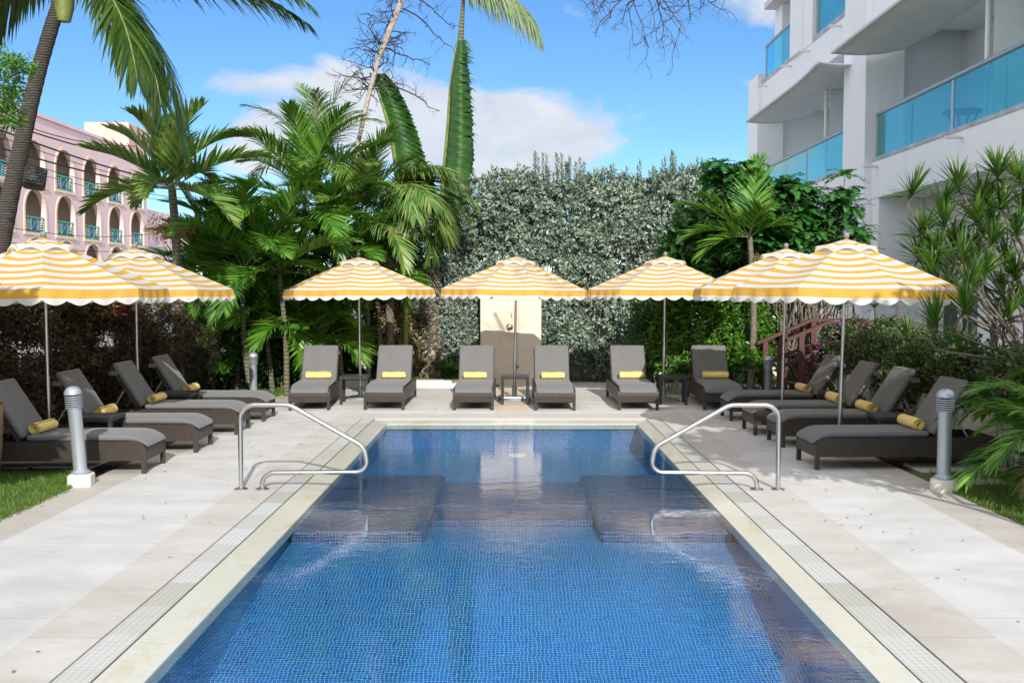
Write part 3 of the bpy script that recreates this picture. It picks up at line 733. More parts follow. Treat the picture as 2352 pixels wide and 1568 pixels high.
for i, (x, y, a, lab) in enumerate(ulist):
    if i == 0: UM.location = (x, y, 0); UM.rotation_euler = (0, 0, a); UM['label'] = lab; u = UM
    else: u = dup(UM, (x, y, 0), a, lab)
    if i == 1:
        for sx in (-1, 1):
            m = MB(); m.lathe([(.012, -.025), (.05, -.022), (.055, -.01), (.055, .01), (.05, .022), (.012, .025)], n=16)
            m.xf(Matrix.Translation((sx*.26, -.26, .055)) @ Matrix.Rotation(R(90), 4, 'Y')); w = m.build('wheel', 'black', u, True); w.rotation_euler = (0, 0, -a)
        m = MB(); m.tube([(-.24, -.26, .055), (.24, -.26, .055)], .022, 10); w = m.build('axle', 'alu', u, True); w.rotation_euler = (0, 0, -a)
    u.rotation_euler.x, u.rotation_euler.y = [(0, -.008), (0, .014), (0, .006), (0, -.004), (0, 0), (0, .012), (0, .018)][i]

# ================================================================== BOLLARDS, HANDRAILS
def make_bollard():
    t = thing('bollard_light', 'x', 'bollard', group='silver louvred bollard lights')
    m = MB(); m.lathe([(.098, .0), (.10, .012), (.088, .022), (.074, .034), (.068, .04), (.068, .655), (.071, .66), (.071, .68), (.06, .685)], n=28); m.build('post', 'alu', t, True)
    m = MB(); m.lathe([(.04, .684), (.04, .83)], n=16); m.build('lamp_core', 'dark', t, True)
    for i in range(6):
        z = .692+i*.0225
        m = MB(); m.lathe([(.058, z), (.086, z-.006), (.089, z-.002), (.086, z+.003), (.058, z+.009)], n=28); m.build('louvre_ring', 'alu', t, True)
    m = MB(); m.lathe([(.05, .826), (.088, .826), (.089, .838), (.083, .866), (.066, .892), (.040, .909), (.012, .915), (.001, .9155)], n=28); m.build('dome_cap', 'alu', t, True)
    return t
BO = make_bollard()
BL = [(-4.52, 10.2, .13, R(4.6), 'near left silver bollard leaning on a square white block at the lawn edge'), (4.40, 9.92, .13, 0, 'near right silver bollard on a round white block in the grass'),
      (-4.76, 18.0, 0, 0, 'far left silver bollard behind the loungers under the palms'), (4.66, 17.8, -.05, 0, 'far right silver bollard beside the timber stair post')]
for i, (x, y, z, tl, lab) in enumerate(BL):
    if i == 0: BO.location = (x, y, z); BO['label'] = lab; b = BO; b.rotation_euler = (0, -R(4.2), 0)
    else: b = dup(BO, (x, y, z), .3*i, lab)
m = MB(); m.box(-.115, .115, -.105, .105, -.03, .128, .016); o = m.build('concrete_block', 'block'); o.location = (-4.515, 10.2, 0); o.rotation_euler = (0, 0, .15); tag(o, 'square white painted block under the leaning left bollard', 'block')
m = MB(); m.lathe([(.115, -.02), (.128, .02), (.13, .09), (.12, .12), (.09, .129)], n=14); o = m.build('concrete_block', 'block', None, True); o.location = (4.40, 9.92, 0); tag(o, 'round white painted block under the right bollard', 'block')

def fillet(pts, rad, n=8):
    P = [np.array(p, float) for p in pts]; out = [P[0]]
    for i in range(1, len(P)-1):
        a, b, c = P[i-1], P[i], P[i+1]; r = rad[i-1] if isinstance(rad, (list, tuple)) else rad
        u, v = unit(a-b), unit(c-b); ang = math.acos(np.clip(np.dot(u, v), -1, 1)); d = r/math.tan(ang/2)
        ctr = b+unit(u+v)*r/math.sin(ang/2); s, e = b+u*d, b+v*d
        w0 = math.pi-ang; e1 = unit(s-ctr); e2 = unit(np.cross(np.cross(e1, e-ctr), e1))
        for k in range(n+1): out.append(ctr+r*(math.cos(w0*k/n)*e1+math.sin(w0*k/n)*e2))
    out.append(P[-1]); return out
def make_rail():
    t = thing('pool_handrail', 'x', 'handrail', group='curved steel pool handrails')
    path = fillet([(-1.285, 0, 0), (-1.285, 0, .872), (-.80, 0, .872), (.12, 0, .385), (-.10, 0, .17), (-1.065, 0, .165), (-1.065, 0, 0)], [.15, .22, .15, .115, .12])
    # round U at the pool end
    path = fillet([(-1.285, 0, 0), (-1.285, 0, .872), (-.78, 0, .872), (-.02, 0, .44), (.03, 0, .18), (-1.068, 0, .172), (-1.068, 0, 0)], [.15, .2, .17, .11, .13], 10)
    m = MB(); m.tube(path, .0245, 14); m.build('rail', 'steel', t, True, 60)
    for x in (-1.068, -1.285):
        m = MB(); m.lathe([(.03, .001), (.068, .001), (.068, .006), (.06, .014), (.03, .022), (.026, .024)], (x, 0, 0), 24); m.build('floor_flange', 'steel', t, True)
    return t
HR = make_rail(); HR.location = (-1.497, 9.99, 0); HR['label'] = 'steel handrail on the left edge of the pool'
h2 = dup(HR, (1.441, 9.97, 0), math.pi, 'steel handrail on the right edge of the pool')

# ================================================================== SHOWER WALL
t = thing('shower_wall', 'upright travertine shower wall with a chrome valve behind the centre umbrella', 'shower wall', (-.025, 21.4, 0))
m = MB(); m.box(-.665, .665, 0, .28, -.05, 2.3, .006); m.build('stone_slab', 'travertine', t)
m = MB(); m.box(-.68, .68, -.025, .29, -.05, .30, .006); m.build('plinth', 'travertine', t)
m = MB()
for z0, z1 in ((.312, .75), (.754, .93)):
    m.box(-.663, -.002, -.006, .0, z0, z1, .001); m.box(.002, .663, -.006, .0, z0, z1, .001)
m.build('facing_tile', 'travertine', t)
m = MB(); m.prism([(0, .94), (.37, 1.31), (0, 1.68), (-.37, 1.31)], 'y', -.006, .001); m.build('diamond_tile', 'travertine2', t)
m = MB(); m.lathe([(.075, 0), (.078, .006), (.07, .014), (.035, .02), (.03, .05), (.012, .055)], n=24); m.xf(Matrix.Translation((-.03, -.0065, 1.25)) @ Matrix.Rotation(R(90), 4, 'X'))
v = m.build('shower_valve', 'chrome', t, True); m = MB(); m.tube([(-.03, -.05, 1.25), (-.028, -.075, 1.18)], .009, 8); m.build('lever', 'chrome', v, True)
m = MB(); m.tube([(-.03, .0, 2.2), (-.03, -.18, 2.22), (-.03, -.22, 2.18)], .011, 8); m.lathe([(.015, 0), (.05, -.03), (.052, -.04), (.01, -.042)], (-.03, -.225, 2.18), 16); m.build('shower_head', 'chrome', t, True)

# ================================================================== FOLIAGE MAKERS
def branches(m, a, b, rng, r0, r1, k=6, wob=.08):
    a, b = np.array(a, float), np.array(b, float); P = [a+(b-a)*i/k for i in range(k+1)]
    ln = np.linalg.norm(b-a)
    P = [p+(rng.normal(0, wob*ln/ k*1.5, 3) if 0 < i < k else 0) for i, p in enumerate(P)]
    m.tube(P, list(np.linspace(r0, r1, k+1)), 5, False); return P
def clump_leaves(fol, blobs, ncl, per, Ln, W, rng, spread=.09, upb=.5, inner=.5, front=None, droop=0.1):
    B = np.array(blobs, float); vol = (B[:, 3]*B[:, 4]*B[:, 5])**.67; idx = rng.choice(len(B), ncl, p=vol/vol.sum())
    d = unit(rng.normal(0, 1, (ncl, 3)))
    if front is not None: d = np.where((d @ np.array(front) < -.35)[:, None], -d, d)
    rr = inner+(1-inner)*rng.uniform(0, 1, (ncl, 1))**.45
    c = B[idx, :3]+d*B[idx, 3:6]*rr
    ax = unit(d*.75+np.array([0, 0, upb])+rng.normal(0, .35, (ncl, 3)))
    ci = np.repeat(np.arange(ncl), per); k = len(ci)
    rad = unit(np.cross(rng.normal(0, 1, (k, 3)), ax[ci])); tpos = rng.uniform(0, 1, (k, 1))
    p = c[ci]+ax[ci]*(tpos-.5)*spread*1.6+rng.normal(0, spread*.18, (k, 3))
    dd = unit(rad*1.0+ax[ci]*(.25+.9*tpos))
    nn = unit(ax[ci]+rng.normal(0, .35, (k, 3)))
    leaves(fol, p, dd, nn, Ln*rng.uniform(.65, 1.15, k), W*rng.uniform(.75, 1.15, k), .15, droop)
    return c
def shrub(name, label, cat, blobs, ncl, per, Ln, W, mat, seed, base=None, group=None, spread=.09, stems=14, r0=.02, inner=.5, front=None, upb=.5, twig='bark', droop=.1, part='leaves'):
    rng = np.random.default_rng(seed); B = np.array(blobs, float)
    bx = base if base is not None else (B[:, 0].mean(), B[:, 1].mean(), 0)
    t = thing(name, label, cat, (0, 0, 0), 0, group); fol = Fol()
    c = clump_leaves(fol, blobs, ncl, per, Ln, W, rng, spread, upb, inner, front, droop)
    fol.build(part, mat, t); m = MB()
    for q in c[rng.choice(len(c), min(stems, len(c)), False)]:
        if base is None: b0 = np.array([q[0]+rng.uniform(-.25, .25), q[1]+rng.uniform(-.1, .2), min(0.0, q[2])])
        else: b0 = np.array(bx)+np.append(rng.normal(0, .06, 2), 0)
        branches(m, b0, q, rng, r0, r0*.25, 6, .15)
    if stems: m.build('branches', twig, t)
    return t
def palm(name, label, base, crown, nf, Lf, seed, mat='lf_palm', trunk='gtrunk', r=(.09, .06), el=(75, -5), droop=(1.0, 1.7), n=34, ll=.55, lw=.045, g=.22, lift=.3, az=None, group='palm trees and palm clumps in the garden', cat='palm tree', extra=None, t0=.16, shaft=True, rr=.014):
    rng = np.random.default_rng(seed); t = thing(name, label, cat, (0, 0, 0), 0, group)
    m = MB(); base, crown = np.array(base, float), np.array(crown, float); k = 10
    bow = np.array([rng.uniform(-.1, .1), rng.uniform(-.05, .05), 0])
    P = [base+(crown-base)*i/k+bow*math.sin(math.pi*i/k) for i in range(k+1)]
    m.tube(P, list(np.linspace(r[0], r[1], k+1)), 10); m.build('trunk', trunk, t, True, 60)
    fol, st = Fol(), MB()
    for i in range(nf):
        f = i/max(1, nf-1)
        a = (i*2.39996+seed) if az is None else az[0]+(az[1]-az[0])*rng.uniform(0, 1)
        e = R(el[0]+(el[1]-el[0])*f)+rng.uniform(-.12, .12)
        frond(fol, st, crown+np.array([0, 0, -.02*f]), a, e, Lf*rng.uniform(.85, 1.1), rng.uniform(*droop), rng, n, ll, lw, lift, g, rr, t0)
    for (a, e, lf, dr) in (extra or []): frond(fol, st, crown, R(a), R(e), lf, dr, rng, n, ll, lw, lift, g, rr, t0)
    fol.build('fronds', mat, t); st.build('leaf_stalks', 'stalk', t)
    return t

# ------------------------------------------------------------------ silver hedge
rng = np.random.default_rng(11)
blobs = [(-.7+.47*i, 22.35, 4.15+.15*math.sin(i*1.3), .45, .4, .45) for i in range(12)]+[(-.7+.47*i, 22.3, 3.3, .5, .4, .5) for i in range(12)]
for i in range(210):
    x = rng.uniform(-.75, 4.9); z = rng.uniform(.55, 4.45)
    top = 4.55+.15*math.sin(x*2.1)+.1*math.sin(x*5)
    r = rng.uniform(.35, .62); z = min(z, top-r*.6)
    if x > 3.6 and z < 2.0: continue
    blobs.append((x, 22.3+rng.uniform(-.42, .25), z, r*.8, r*.75, r*.8))
sh = shrub('silver_hedge', 'tall silver green hedge with frosty leaves behind the centre umbrellas', 'hedge', blobs, 15000, 9, .108, .052, 'lf_silver', 12, spread=.095, stems=110, r0=.018, inner=.5, front=(0, -1, .25), upb=.35)
fol = Fol(); clump_leaves(fol, [(b[0], b[1]+.12, b[2], b[3], b[4], b[5]) for b in blobs], 6000, 8, .10, .05, np.random.default_rng(14), .1, .3, .05, None, .1); fol.build('inner_leaves', 'lf_dark', sh)  # mixed green inner leaves, coloured dark to paint the shaded gaps between clumps
fol = Fol(); P, D = [], []
for i in range(130):
    x = rng.uniform(-.7, 4.9); zt = 4.45+.15*math.sin(x*2.1)+rng.uniform(0, .55)**1.0
    for k in range(44):
        f = k/44; a = k*2.4
        P.append((x+.02*math.sin(k), 22.2+.3*math.sin(i*7.0), zt-.55+.55*f)); D.append((math.cos(a)*(1.1-f*.6), math.sin(a)*(1.1-f*.6), .55+f))
P, D = np.array(P), np.array(D); leaves(fol, P, D, unit(np.cross(np.cross(D, UP), D)), .085, .034)
fol.build('top_shoots', 'lf_silver', sh)

# lower left skirts of the hedge and dark shrubs behind the centre
shrub('shrub', 'dark silver shrub in shade between the far left and centre umbrellas', 'shrub', [(-1.0, 22.2, 1.0, .6, .4, .9), (-1.6, 22.3, 1.6, .7, .4, 1.1), (-.8, 22.4, 2.2, .6, .4, .9), (-2.4, 22.5, 2.2, .8, .4, 1.0), (-1.6, 22.5, 3.0, .9, .35, .6), (-1.2, 22.4, 3.4, .5, .3, .5)], 3600, 8, .085, .04, 'lf_silver', 21, stems=30, inner=.5, front=(0, -1, .2), group='garden shrubs')
shrub('variegated_shrub', 'cream and pink variegated shrub under the far left umbrella', 'shrub', [(-2.6, 21.6, 1.15, .5, .35, .6), (-2.1, 21.7, .9, .45, .3, .6), (-2.85, 21.7, 1.75, .4, .3, .5)], 520, 7, .15, .075, 'lf_crot', 22, stems=24, spread=.12, group='garden shrubs', twig='bark', droop=.25)
m = None
t = thing('creeper_clad_trunk', 'trunk wrapped in dry pale creeper left of the shower wall', 'tree trunk', (0, 0, 0))
m = MB(); m.tube([(-1.78, 21.5, 0), (-1.75, 21.5, 1.0), (-1.72, 21.5, 2.4)], [.11, .09, .07], 10); m.build('trunk', 'palebark', t, True)
fol = Fol(); clump_leaves(fol, [(-1.78+.03*math.sin(i), 21.48, .25+.24*i, .17, .14, .2) for i in range(10)], 420, 6, .09, .045, np.random.default_rng(23), .06, .1, .6, (0, -1, 0), .3); fol.build('creeper', 'lf_creep', t)
fol = Fol(); rng = np.random.default_rng(24); st = MB(); t = thing('fern', 'bright green fern at the lawn edge left of the shower wall', 'fern', (0, 0, 0))
for i in range(26): frond(fol, st, (-1.28+rng.uniform(-.2, .2), 21.4, .14), rng.uniform(0, 6.3), R(rng.uniform(40, 80)), rng.uniform(.35, .6), 1.3, rng, 14, .14, .04, .2, .15, .005, .1)
fol.build('fronds', 'lf_green', t); st.build('leaf_stalks', 'stalk', t)

# ------------------------------------------------------------------ palms
c = PD(395, 432, 18.0)
t = palm('crested_palm', 'single palm with stiff arching fronds and orange fruit below its crown, before the pink building', (c[0]+.05, 18.0, 0), c, 14, 1.75, 31, 'lf_palm2', 'gtrunk', (.10, .07), (82, -8), (.5, 1.25), 34, .58, .062, .09, .6)
fol = Fol(); q = PD(392, 520, 18.0); rng = np.random.default_rng(32)
k = 700; d = unit(rng.normal(0, 1, (k, 3))*[1, .8, .6]+[0, 0, -.35]); leaves(fol, q+d*rng.uniform(.1, .42, (k, 1))*[1.1, .8, .8], d*[.5, .5, .2]+[0, 0, -.8], rng.normal(0, 1, (k, 3)), .06, .022); tag(fol.build('fruit_clusters', 'fruit', t), kind='stuff')
palms = [  # D x, D y, depth, fronds, length, seed, label
 (560, 620, 18.9, 15, 2.1, 34, 'bushy green palm left of the far left umbrella, fronds fanning upward'),
 (470, 640, 19.6, 12, 1.7, 35, 'dark palm behind the second left umbrella tip'),
 (700, 465, 19.8, 17, 2.2, 36, 'tall feathery palm above the far left umbrella, reaching toward the clouds'),
 (830, 500, 20.6, 14, 2.0, 37, 'palm with long arching fronds right above the far left umbrella top'),
 (610, 735, 19.7, 14, 1.6, 38, 'low dark palm clump between the left loungers and the far left umbrella'),
 (740, 780, 19.6, 9, 1.3, 39, 'small palm behind the far left umbrella pole'),
 (640, 620, 18.9, 14, 1.9, 47, 'lush palm just left of the far left umbrella peak'),
 (770, 600, 20.2, 15, 1.9, 48, 'palm right behind the far left umbrella peak'),
 (525, 590, 20.0, 13, 1.5, 50, 'palm crown just right of the crested palm with fruit'),
 (860, 620, 21.0, 12, 1.7, 57, 'palm in the dark gap between the far left umbrella and the tall leafy column'),
 (690, 755, 19.7, 13, 1.5, 58, 'low palm left of the far left umbrella pole with fronds over the grey bollard'),
 (500, 800, 20.4, 10, 1.4, 40, 'low palm fronds in shade behind the farthest left lounger'),
]
for i, (x, y, Y, nf, lf, sd, lab) in enumerate(palms):
    c = PD(x, y, Y); mat = 'lf_palm2' if sd in (37,) else 'lf_palm'
    palm('feather_palm', lab, (c[0]+.1, Y+.1, 0), c, nf, lf, sd, mat, 'gtrunk', (.06, .045), (86, -4), (.6, 1.45), 56, .64, .038, .14, .38)
c = PD(735, 365, 20.8)
palm('feather_palm', 'thin leaved palm crown standing highest left of the bare tree', (c[0], 20.9, 0), c, 11, 1.9, 44, 'lf_palm2', 'gtrunk', (.06, .045), (86, 10), (.7, 1.5), 36, .62, .028, .3, .2)
c = PD(890, 470, 20.9)
palm('drooping_palm', 'palm whose long drooping fronds turn yellow brown beside the silver hedge', (c[0], 21.2, 0), c, 13, 1.9, 45, 'lf_palm2', 'bark', (.10, .08), (60, 0), (1.4, 2.0), n=50, ll=.8, lw=.03, g=.35, lift=.15,
     az=(R(-75), R(35)), extra=[(-8, 42, 2.2, 1.9), (2, 25, 2.0, 1.7), (-30, 30, 1.7, 1.8), (15, 10, 1.6, 1.5), (-55, 20, 1.5, 1.7), (-15, 60, 1.9, 2.0), (190, 40, 1.6, 1.8), (-80, 5, 1.3, 1.4), (-20, 0, 1.5, 1.3)])
# understory fill behind the palms so that no daylight shows low down
shrub('shrub', 'dark green leafy shrubbery filling the gap under the palms at left', 'shrub', [(-4.9, 21.3, 1.2, 1.0, .5, 1.2), (-3.6, 21.8, 1.3, .9, .5, 1.3), (-6.2, 20.8, 1.2, .9, .5, 1.2), (-4.4, 21.9, 2.5, 1.2, .5, .9), (-3.0, 22.3, 2.6, .9, .4, .8), (-5.8, 21.6, 2.3, .8, .5, .8), (-5.2, 20.6, .7, .9, .4, .7), (-4.2, 21.2, .9, .8, .4, .7), (-6.1, 19.6, .8, .6, .5, .8), (-3.4, 21.5, .7, .5, .3, .6), (-5.2, 21.3, 1.9, .9, .4, .7)], 5200, 8, .13, .055, 'lf_dark', 46, stems=50, inner=.35, group='garden shrubs', spread=.12)

# coconut palm at the left edge
t = thing('coconut_palm', 'leaning coconut palm with ringed dark trunk and hanging fronds at the left edge', 'palm tree', (0, 0, 0), 0, 'palm trees and palm clumps in the garden')
m = MB()
tp = [PD(-70, 960, 13.7), PD(-25, 700, 13.65), PD(0, 575, 13.6), PD(24, 450, 13.6), PD(48, 340, 13.6), PD(72, 230, 13.6), PD(95, 140, 13.6), PD(122, 50, 13.6), PD(143, -10, 13.6), PD(152, -50, 13.6)]
P = []; 
for i in range(len(tp)-1):
    for k in range(8): P.append(tp[i]+(tp[i+1]-tp[i])*k/8)
P.insert(0, np.array([P[0][0]-.12, 13.7, -.05])); rr = [.128+.016*math.exp(-i/9)-.045*i/len(P)+.005*(i % 2) for i in range(len(P))]
m.tube(P, rr, 14); m.build('trunk', 'palmtrunk', t, True, 60)
m = MB(); q = PD(146, -8, 13.6); m.lathe([(.085, -.34), (.13, -.16), (.14, 0), (.11, .28), (.07, .65)], q, 14); m.build('crownshaft', 'stalk', t, True)
fol, st, rng = Fol(), MB(), np.random.default_rng(51); cr = PD(150, -60, 13.6)
for (a, e, lf, dr, pw) in [(2, 4, 2.25, 1.62, .5), (-18, 8, 1.9, 1.6, .5), (24, -2, 1.65, 1.5, .5), (40, 4, 1.5, 1.5, .5), (-30, 14, 1.75, 1.65, .5), (2, 8, 2.55, .8, 1.2), (-10, 14, 2.7, .95, 1.2), (172, 20, 1.2, 1.7, .7), (200, 25, 1.1, 1.7, .7), (90, 60, 1.8, 1.6, 1.3), (130, 60, 1.6, 1.4, 1.3), (-90, 60, 1.7, 1.4, 1.3), (60, 60, 2.2, 1.5, 1.3)]:
    frond(fol, st, cr, R(a), R(e), lf*1.36, dr, rng, 84, .88, .044, -.1, .32, .026, .12, (58, 20), pw=pw)
fol.build('fronds', 'lf_coco', t); st.build('leaf_stalks', 'stalk', t)
m = MB(); m.box(-.14, .14, -.10, .10, -.14, .14, .025); 
for i in range(6): m.box(-.125, .125, -.114, -.099, -.115+.041*i, -.095+.041*i, .003)
m.tube([(0, .09, 0), (-.1, .24, .04)], .028, 8)
o = m.build('floodlight', 'black'); o.location = tuple(PD(80, 410, 13.35)); o.rotation_euler = (R(-14), R(8), R(28)); tag(o, 'black box floodlight fixed to the leaning coconut trunk', 'floodlight')

# tall palm clad in vines with a pale frond hanging from its crown
t = thing('tall_palm', 'thin tall palm behind the straight huge leaf, one pale frond hanging from its top', 'palm tree', (0, 0, 0), 0, 'palm trees and palm clumps in the garden')
col = [(1046, 640), (1044, 560), (1044, 470), (1052, 380), (1056, 300), (1057, 230), (1056, 170), (1055, 120), (1058, 92)]
pts = [PD(x, y, 23.0) for x, y in col]; m = MB(); b0 = np.array([pts[0][0]-.05, 23.0, 0])
m.tube([b0]+pts+[PD(1064, 0, 23.0), PD(1066, -40, 23.0)], [.10, .10, .10, .10, .10, .10, .10, .09, .08, .07, .04, .04], 12); m.build('trunk', 'gtrunk', t, True)
fol = Fol(); rng = np.random.default_rng(52); pp, dd = [], []
wid = [.42, .40, .30, .2, .16, .16, .16, .14, .1]
for i in range(len(pts)-1):
    for k in range([500, 500, 300, 120, 60, 60, 60, 60][i]):
        f = rng.uniform(); q = pts[i]*(1-f)+pts[i+1]*f; a = rng.uniform(0, 2*math.pi); w = wid[i]*(1-f)+wid[i+1]*f
        o_ = np.array([math.cos(a), math.sin(a), 0]); pp.append(q+o_*w*.82); dd.append(o_*.6+np.array([.65, 0, -.35])+rng.normal(0, .2, 3))
pp, dd = np.array(pp), unit(np.array(dd)); k = len(pp)
strips(fol, pp, dd, unit(np.cross(dd, rng.normal(0, 1, (k, 3)))), rng.uniform(.14, .34, k), np.full(k, .03), np.full(k, .25)); fol.build('leaf_tufts', 'lf_palm', t)
fol, st = Fol(), MB(); cr = PD(1050, -40, 22.9)
frond(fol, st, cr, R(-10), R(-12), 2.45, .95, rng, 90, 1.05, .024, -.7, .6, .022, .02, (62, 12))
frond(fol, st, cr, R(10), R(0), 2.3, 1.2, rng, 80, .9, .022, -.7, .6, .02, .02, (62, 12))
for a, e in ((120, 60), (60, 70), (200, 65)): frond(fol, st, cr+[0, 0, .3], R(a), R(e), 2.0, .8, rng, 50, .7, .03, .1, .3, .02, .15)
fol.build('fronds', 'lf_pale', t); st.build('leaf_stalks', 'stalk', t)

# two broad upright leaves standing over the palms
def big_leaf(label, Lc, Rc, Y, seed, bulge, foot):
    t = thing('banana_plant', label, 'banana plant', (0, 0, 0), 0, 'huge upright leaves above the palms')
    m = MB(); rng = np.random.default_rng(seed); rows = []; nr = 84
    for j in range(nr+1):
        f = j/nr*(len(Lc)-1); i = min(int(f), len(Lc)-2); f -= i
        l = np.array(Lc[i])*(1-f)+np.array(Lc[i+1])*f; r_ = np.array(Rc[i])*(1-f)+np.array(Rc[i+1])*f
        jag = (2.6 if j % 2 else -2)*(0.2 if j > nr*.9 else 1)*rng.uniform(.1, 1.8); r_ = r_+np.array([jag, jag*.4])
        rows.append([PD(*(l+(r_-l)*k/8), Y-bulge*math.sin(math.pi*k/8)+.1*math.sin(j*.07)+.02*math.sin(j*1.9+k)) for k in range(9)])
    m.rings(rows, cap=False, closed=False); o = m.build('leaf_blade', 'bigleaf', t, True, 80); md = o.modifiers.new('thickness', 'SOLIDIFY'); md.thickness = .006
    m = MB(); m.tube([np.array([PD(*foot, Y)[0], Y, 0])]+[r[0] for r in rows[::6]], list(np.linspace(.06, .018, 1+len(rows[::6]))), 8); m.build('midrib', 'stalk', t, True)
big_leaf('huge upright leaf leaning left with ragged right edge, under the bare trunk', [(930, 520), (912, 420), (905, 345), (893, 290), (880, 245), (866, 205), (850, 168)], [(1000, 480), (998, 410), (978, 370), (962, 315), (938, 250), (912, 200), (886, 170)], 21.0, 53, -.2, (930, 520))
big_leaf('huge narrow leaf standing straight up, left of the hanging pale frond', [(1012, 520), (1016, 430), (1024, 350), (1030, 270), (1034, 200), (1042, 140), (1051, 95)], [(1072, 520), (1084, 430), (1088, 350), (1085, 270), (1080, 200), (1075, 140), (1068, 92)], 22.5, 58, .28, (1020, 520))

# bare leafless tree in the middle
t = thing('bare_tree', 'leafless pale trunk with a tangle of dead twigs above the palms', 'tree', (0, 0, 0))
rng = np.random.default_rng(54); m = MB(); tr = [PD(x, y, 20.7) for x, y in ((770, 560), (795, 470), (820, 340), (848, 215), (868, 140), (895, 70), (918, 15), (940, -60))]
m.tube([np.array([tr[0][0]-.15, 20.7, 0])]+tr, [.06, .05, .045, .045, .05, .055, .06, .06, .06], 8); m.build('trunk', 'palebark', t, True)
m = MB()
def twigs(m, p, d, ln, r, depth, rng, grav=0.0, n=(2, 4)):
    P = [p]; dd = unit(d); k = 5
    for i in range(k):
        dd = unit(dd+rng.normal(0, .28, 3)+np.array([0, 0, grav])); P.append(P[-1]+dd*ln/k)
        if depth > 0 and i >= 1 and rng.uniform() < .75:
            twigs(m, P[-1], dd+rng.normal(0, .8, 3), ln*rng.uniform(.4, .65), r*.55, depth-1, rng, grav, n)
    m.tube(P, list(np.linspace(r, r*.35, k+1)), 4, False)
for i in range(62):
    f = rng.uniform(0, 1); q = tr[3]*(1-f)+tr[7]*f
    s_ = -1 if i % 3 else 1.2
    twigs(m, q, np.array([s_*rng.uniform(.2, 1), rng.uniform(-.6, .6), rng.uniform(-.5, .9)]), rng.uniform(.3, .75), .015, 2, rng)
for a, b in (((925, 20), (1038, 108)), ((868, 170), (1010, 255)), ((880, 110), (985, 150)), ((940, -20), (1045, 60))):
    P = branches(m, PD(*a, 20.7), PD(*b, 20.7), rng, .02, .008, 8, .12)
    for q in P[2:]: twigs(m, q, rng.normal(0, 1, 3), .28, .007, 1, rng)
m.build('branches', 'twig', t)
t = thing('bare_branch', 'dark leafless twigs hanging into the sky at the top right', 'tree branch', (0, 0, 0))
rng = np.random.default_rng(55); m = MB()
for (x, y), (dx, dz), ln in (((1500, -70), (-.8, -.9), .75), ((1470, -60), (.3, -1), .8), ((1420, -50), (-.9, -.5), .5), ((1520, -70), (1, -.5), .8), ((1560, -60), (.6, -.8), .6), ((1440, -60), (-.2, -1), .8), ((1505, -70), (.1, -1), .7)):
    for k in range(2): twigs(m, PD(x+12*k, y, 12), np.array([dx, rng.uniform(-.4, .4), dz]), ln, .011, 3, rng, -.03)
m.tube([PD(1380, -160, 12.2), PD(1450, -70, 12), PD(1580, -60, 12), PD(1700, -150, 12.3)], [.03, .028, .025, .03], 6)
m.build('twigs', 'twig', t)
shrub('leafy_tree', 'dark feathery tree foliage entering the picture at the upper left edge', 'tree', [tuple(PD(20, 160, 11))+(.25, .3, .12), tuple(PD(-20, 215, 11))+(.28, .3, .16), tuple(PD(0, 270, 11))+(.22, .3, .1), tuple(PD(50, 150, 11))+(.14, .2, .06), tuple(PD(-60, 200, 11))+(.5, .4, .6)], 520, 9, .07, .022, 'lf_green', 56, base=(-7.3, 10.5, 0), stems=9, spread=.08, r0=.025, group='garden trees')

# ------------------------------------------------------------------ left hedge of dark red leaves
rng = np.random.default_rng(61); bl = []
for i in range(44):
    y = 9.0+i*.215; bl.append((-7.1+rng.uniform(-.15, .25), y, rng.uniform(1.25, 1.95), .36, .4, .45))
for i in range(30): bl.append((-6.8+rng.uniform(-.1, .25), 9+i*.32, rng.uniform(.3, 1.2), .25, .35, .38))
shrub('red_hedge', 'dark reddish brown clipped hedge behind the left loungers', 'hedge', bl, 9500, 9, .09, .03, 'lf_red', 62, stems=260, r0=.008, inner=.25, group='garden hedges', twig='twig', spread=.1)
shrub('shrub', 'olive brown narrow leaved shrub behind the farthest left lounger', 'shrub', [(-6.1, 16.9, 1.3, .55, .6, .6), (-6.2, 17.8, 1.1, .5, .6, .7), (-5.9, 18.6, .9, .4, .5, .5)], 800, 9, .11, .02, 'lf_red', 63, stems=40, r0=.01, inner=.4, group='garden shrubs', twig='twig')
t = shrub('shrub', 'pale yellow green shrub with red flowers behind the second left umbrella pole', 'shrub', [(-7.0, 16.2, 1.85, .4, .6, .4), (-7.0, 15.2, 1.9, .35, .5, .35)], 260, 7, .13, .05, 'lf_crot', 64, stems=20, r0=.008, group='garden shrubs')
fol = Fol(); k = 50; rng = np.random.default_rng(65); leaves(fol, np.array([-6.6, 16.4, 1.72])+rng.normal(0, 1, (k, 3))*[.1, .25, .07], rng.normal(0, 1, (k, 3)), rng.normal(0, 1, (k, 3)), .07, .04); tag(fol.build('flowers', 'redfl', t), kind='stuff')

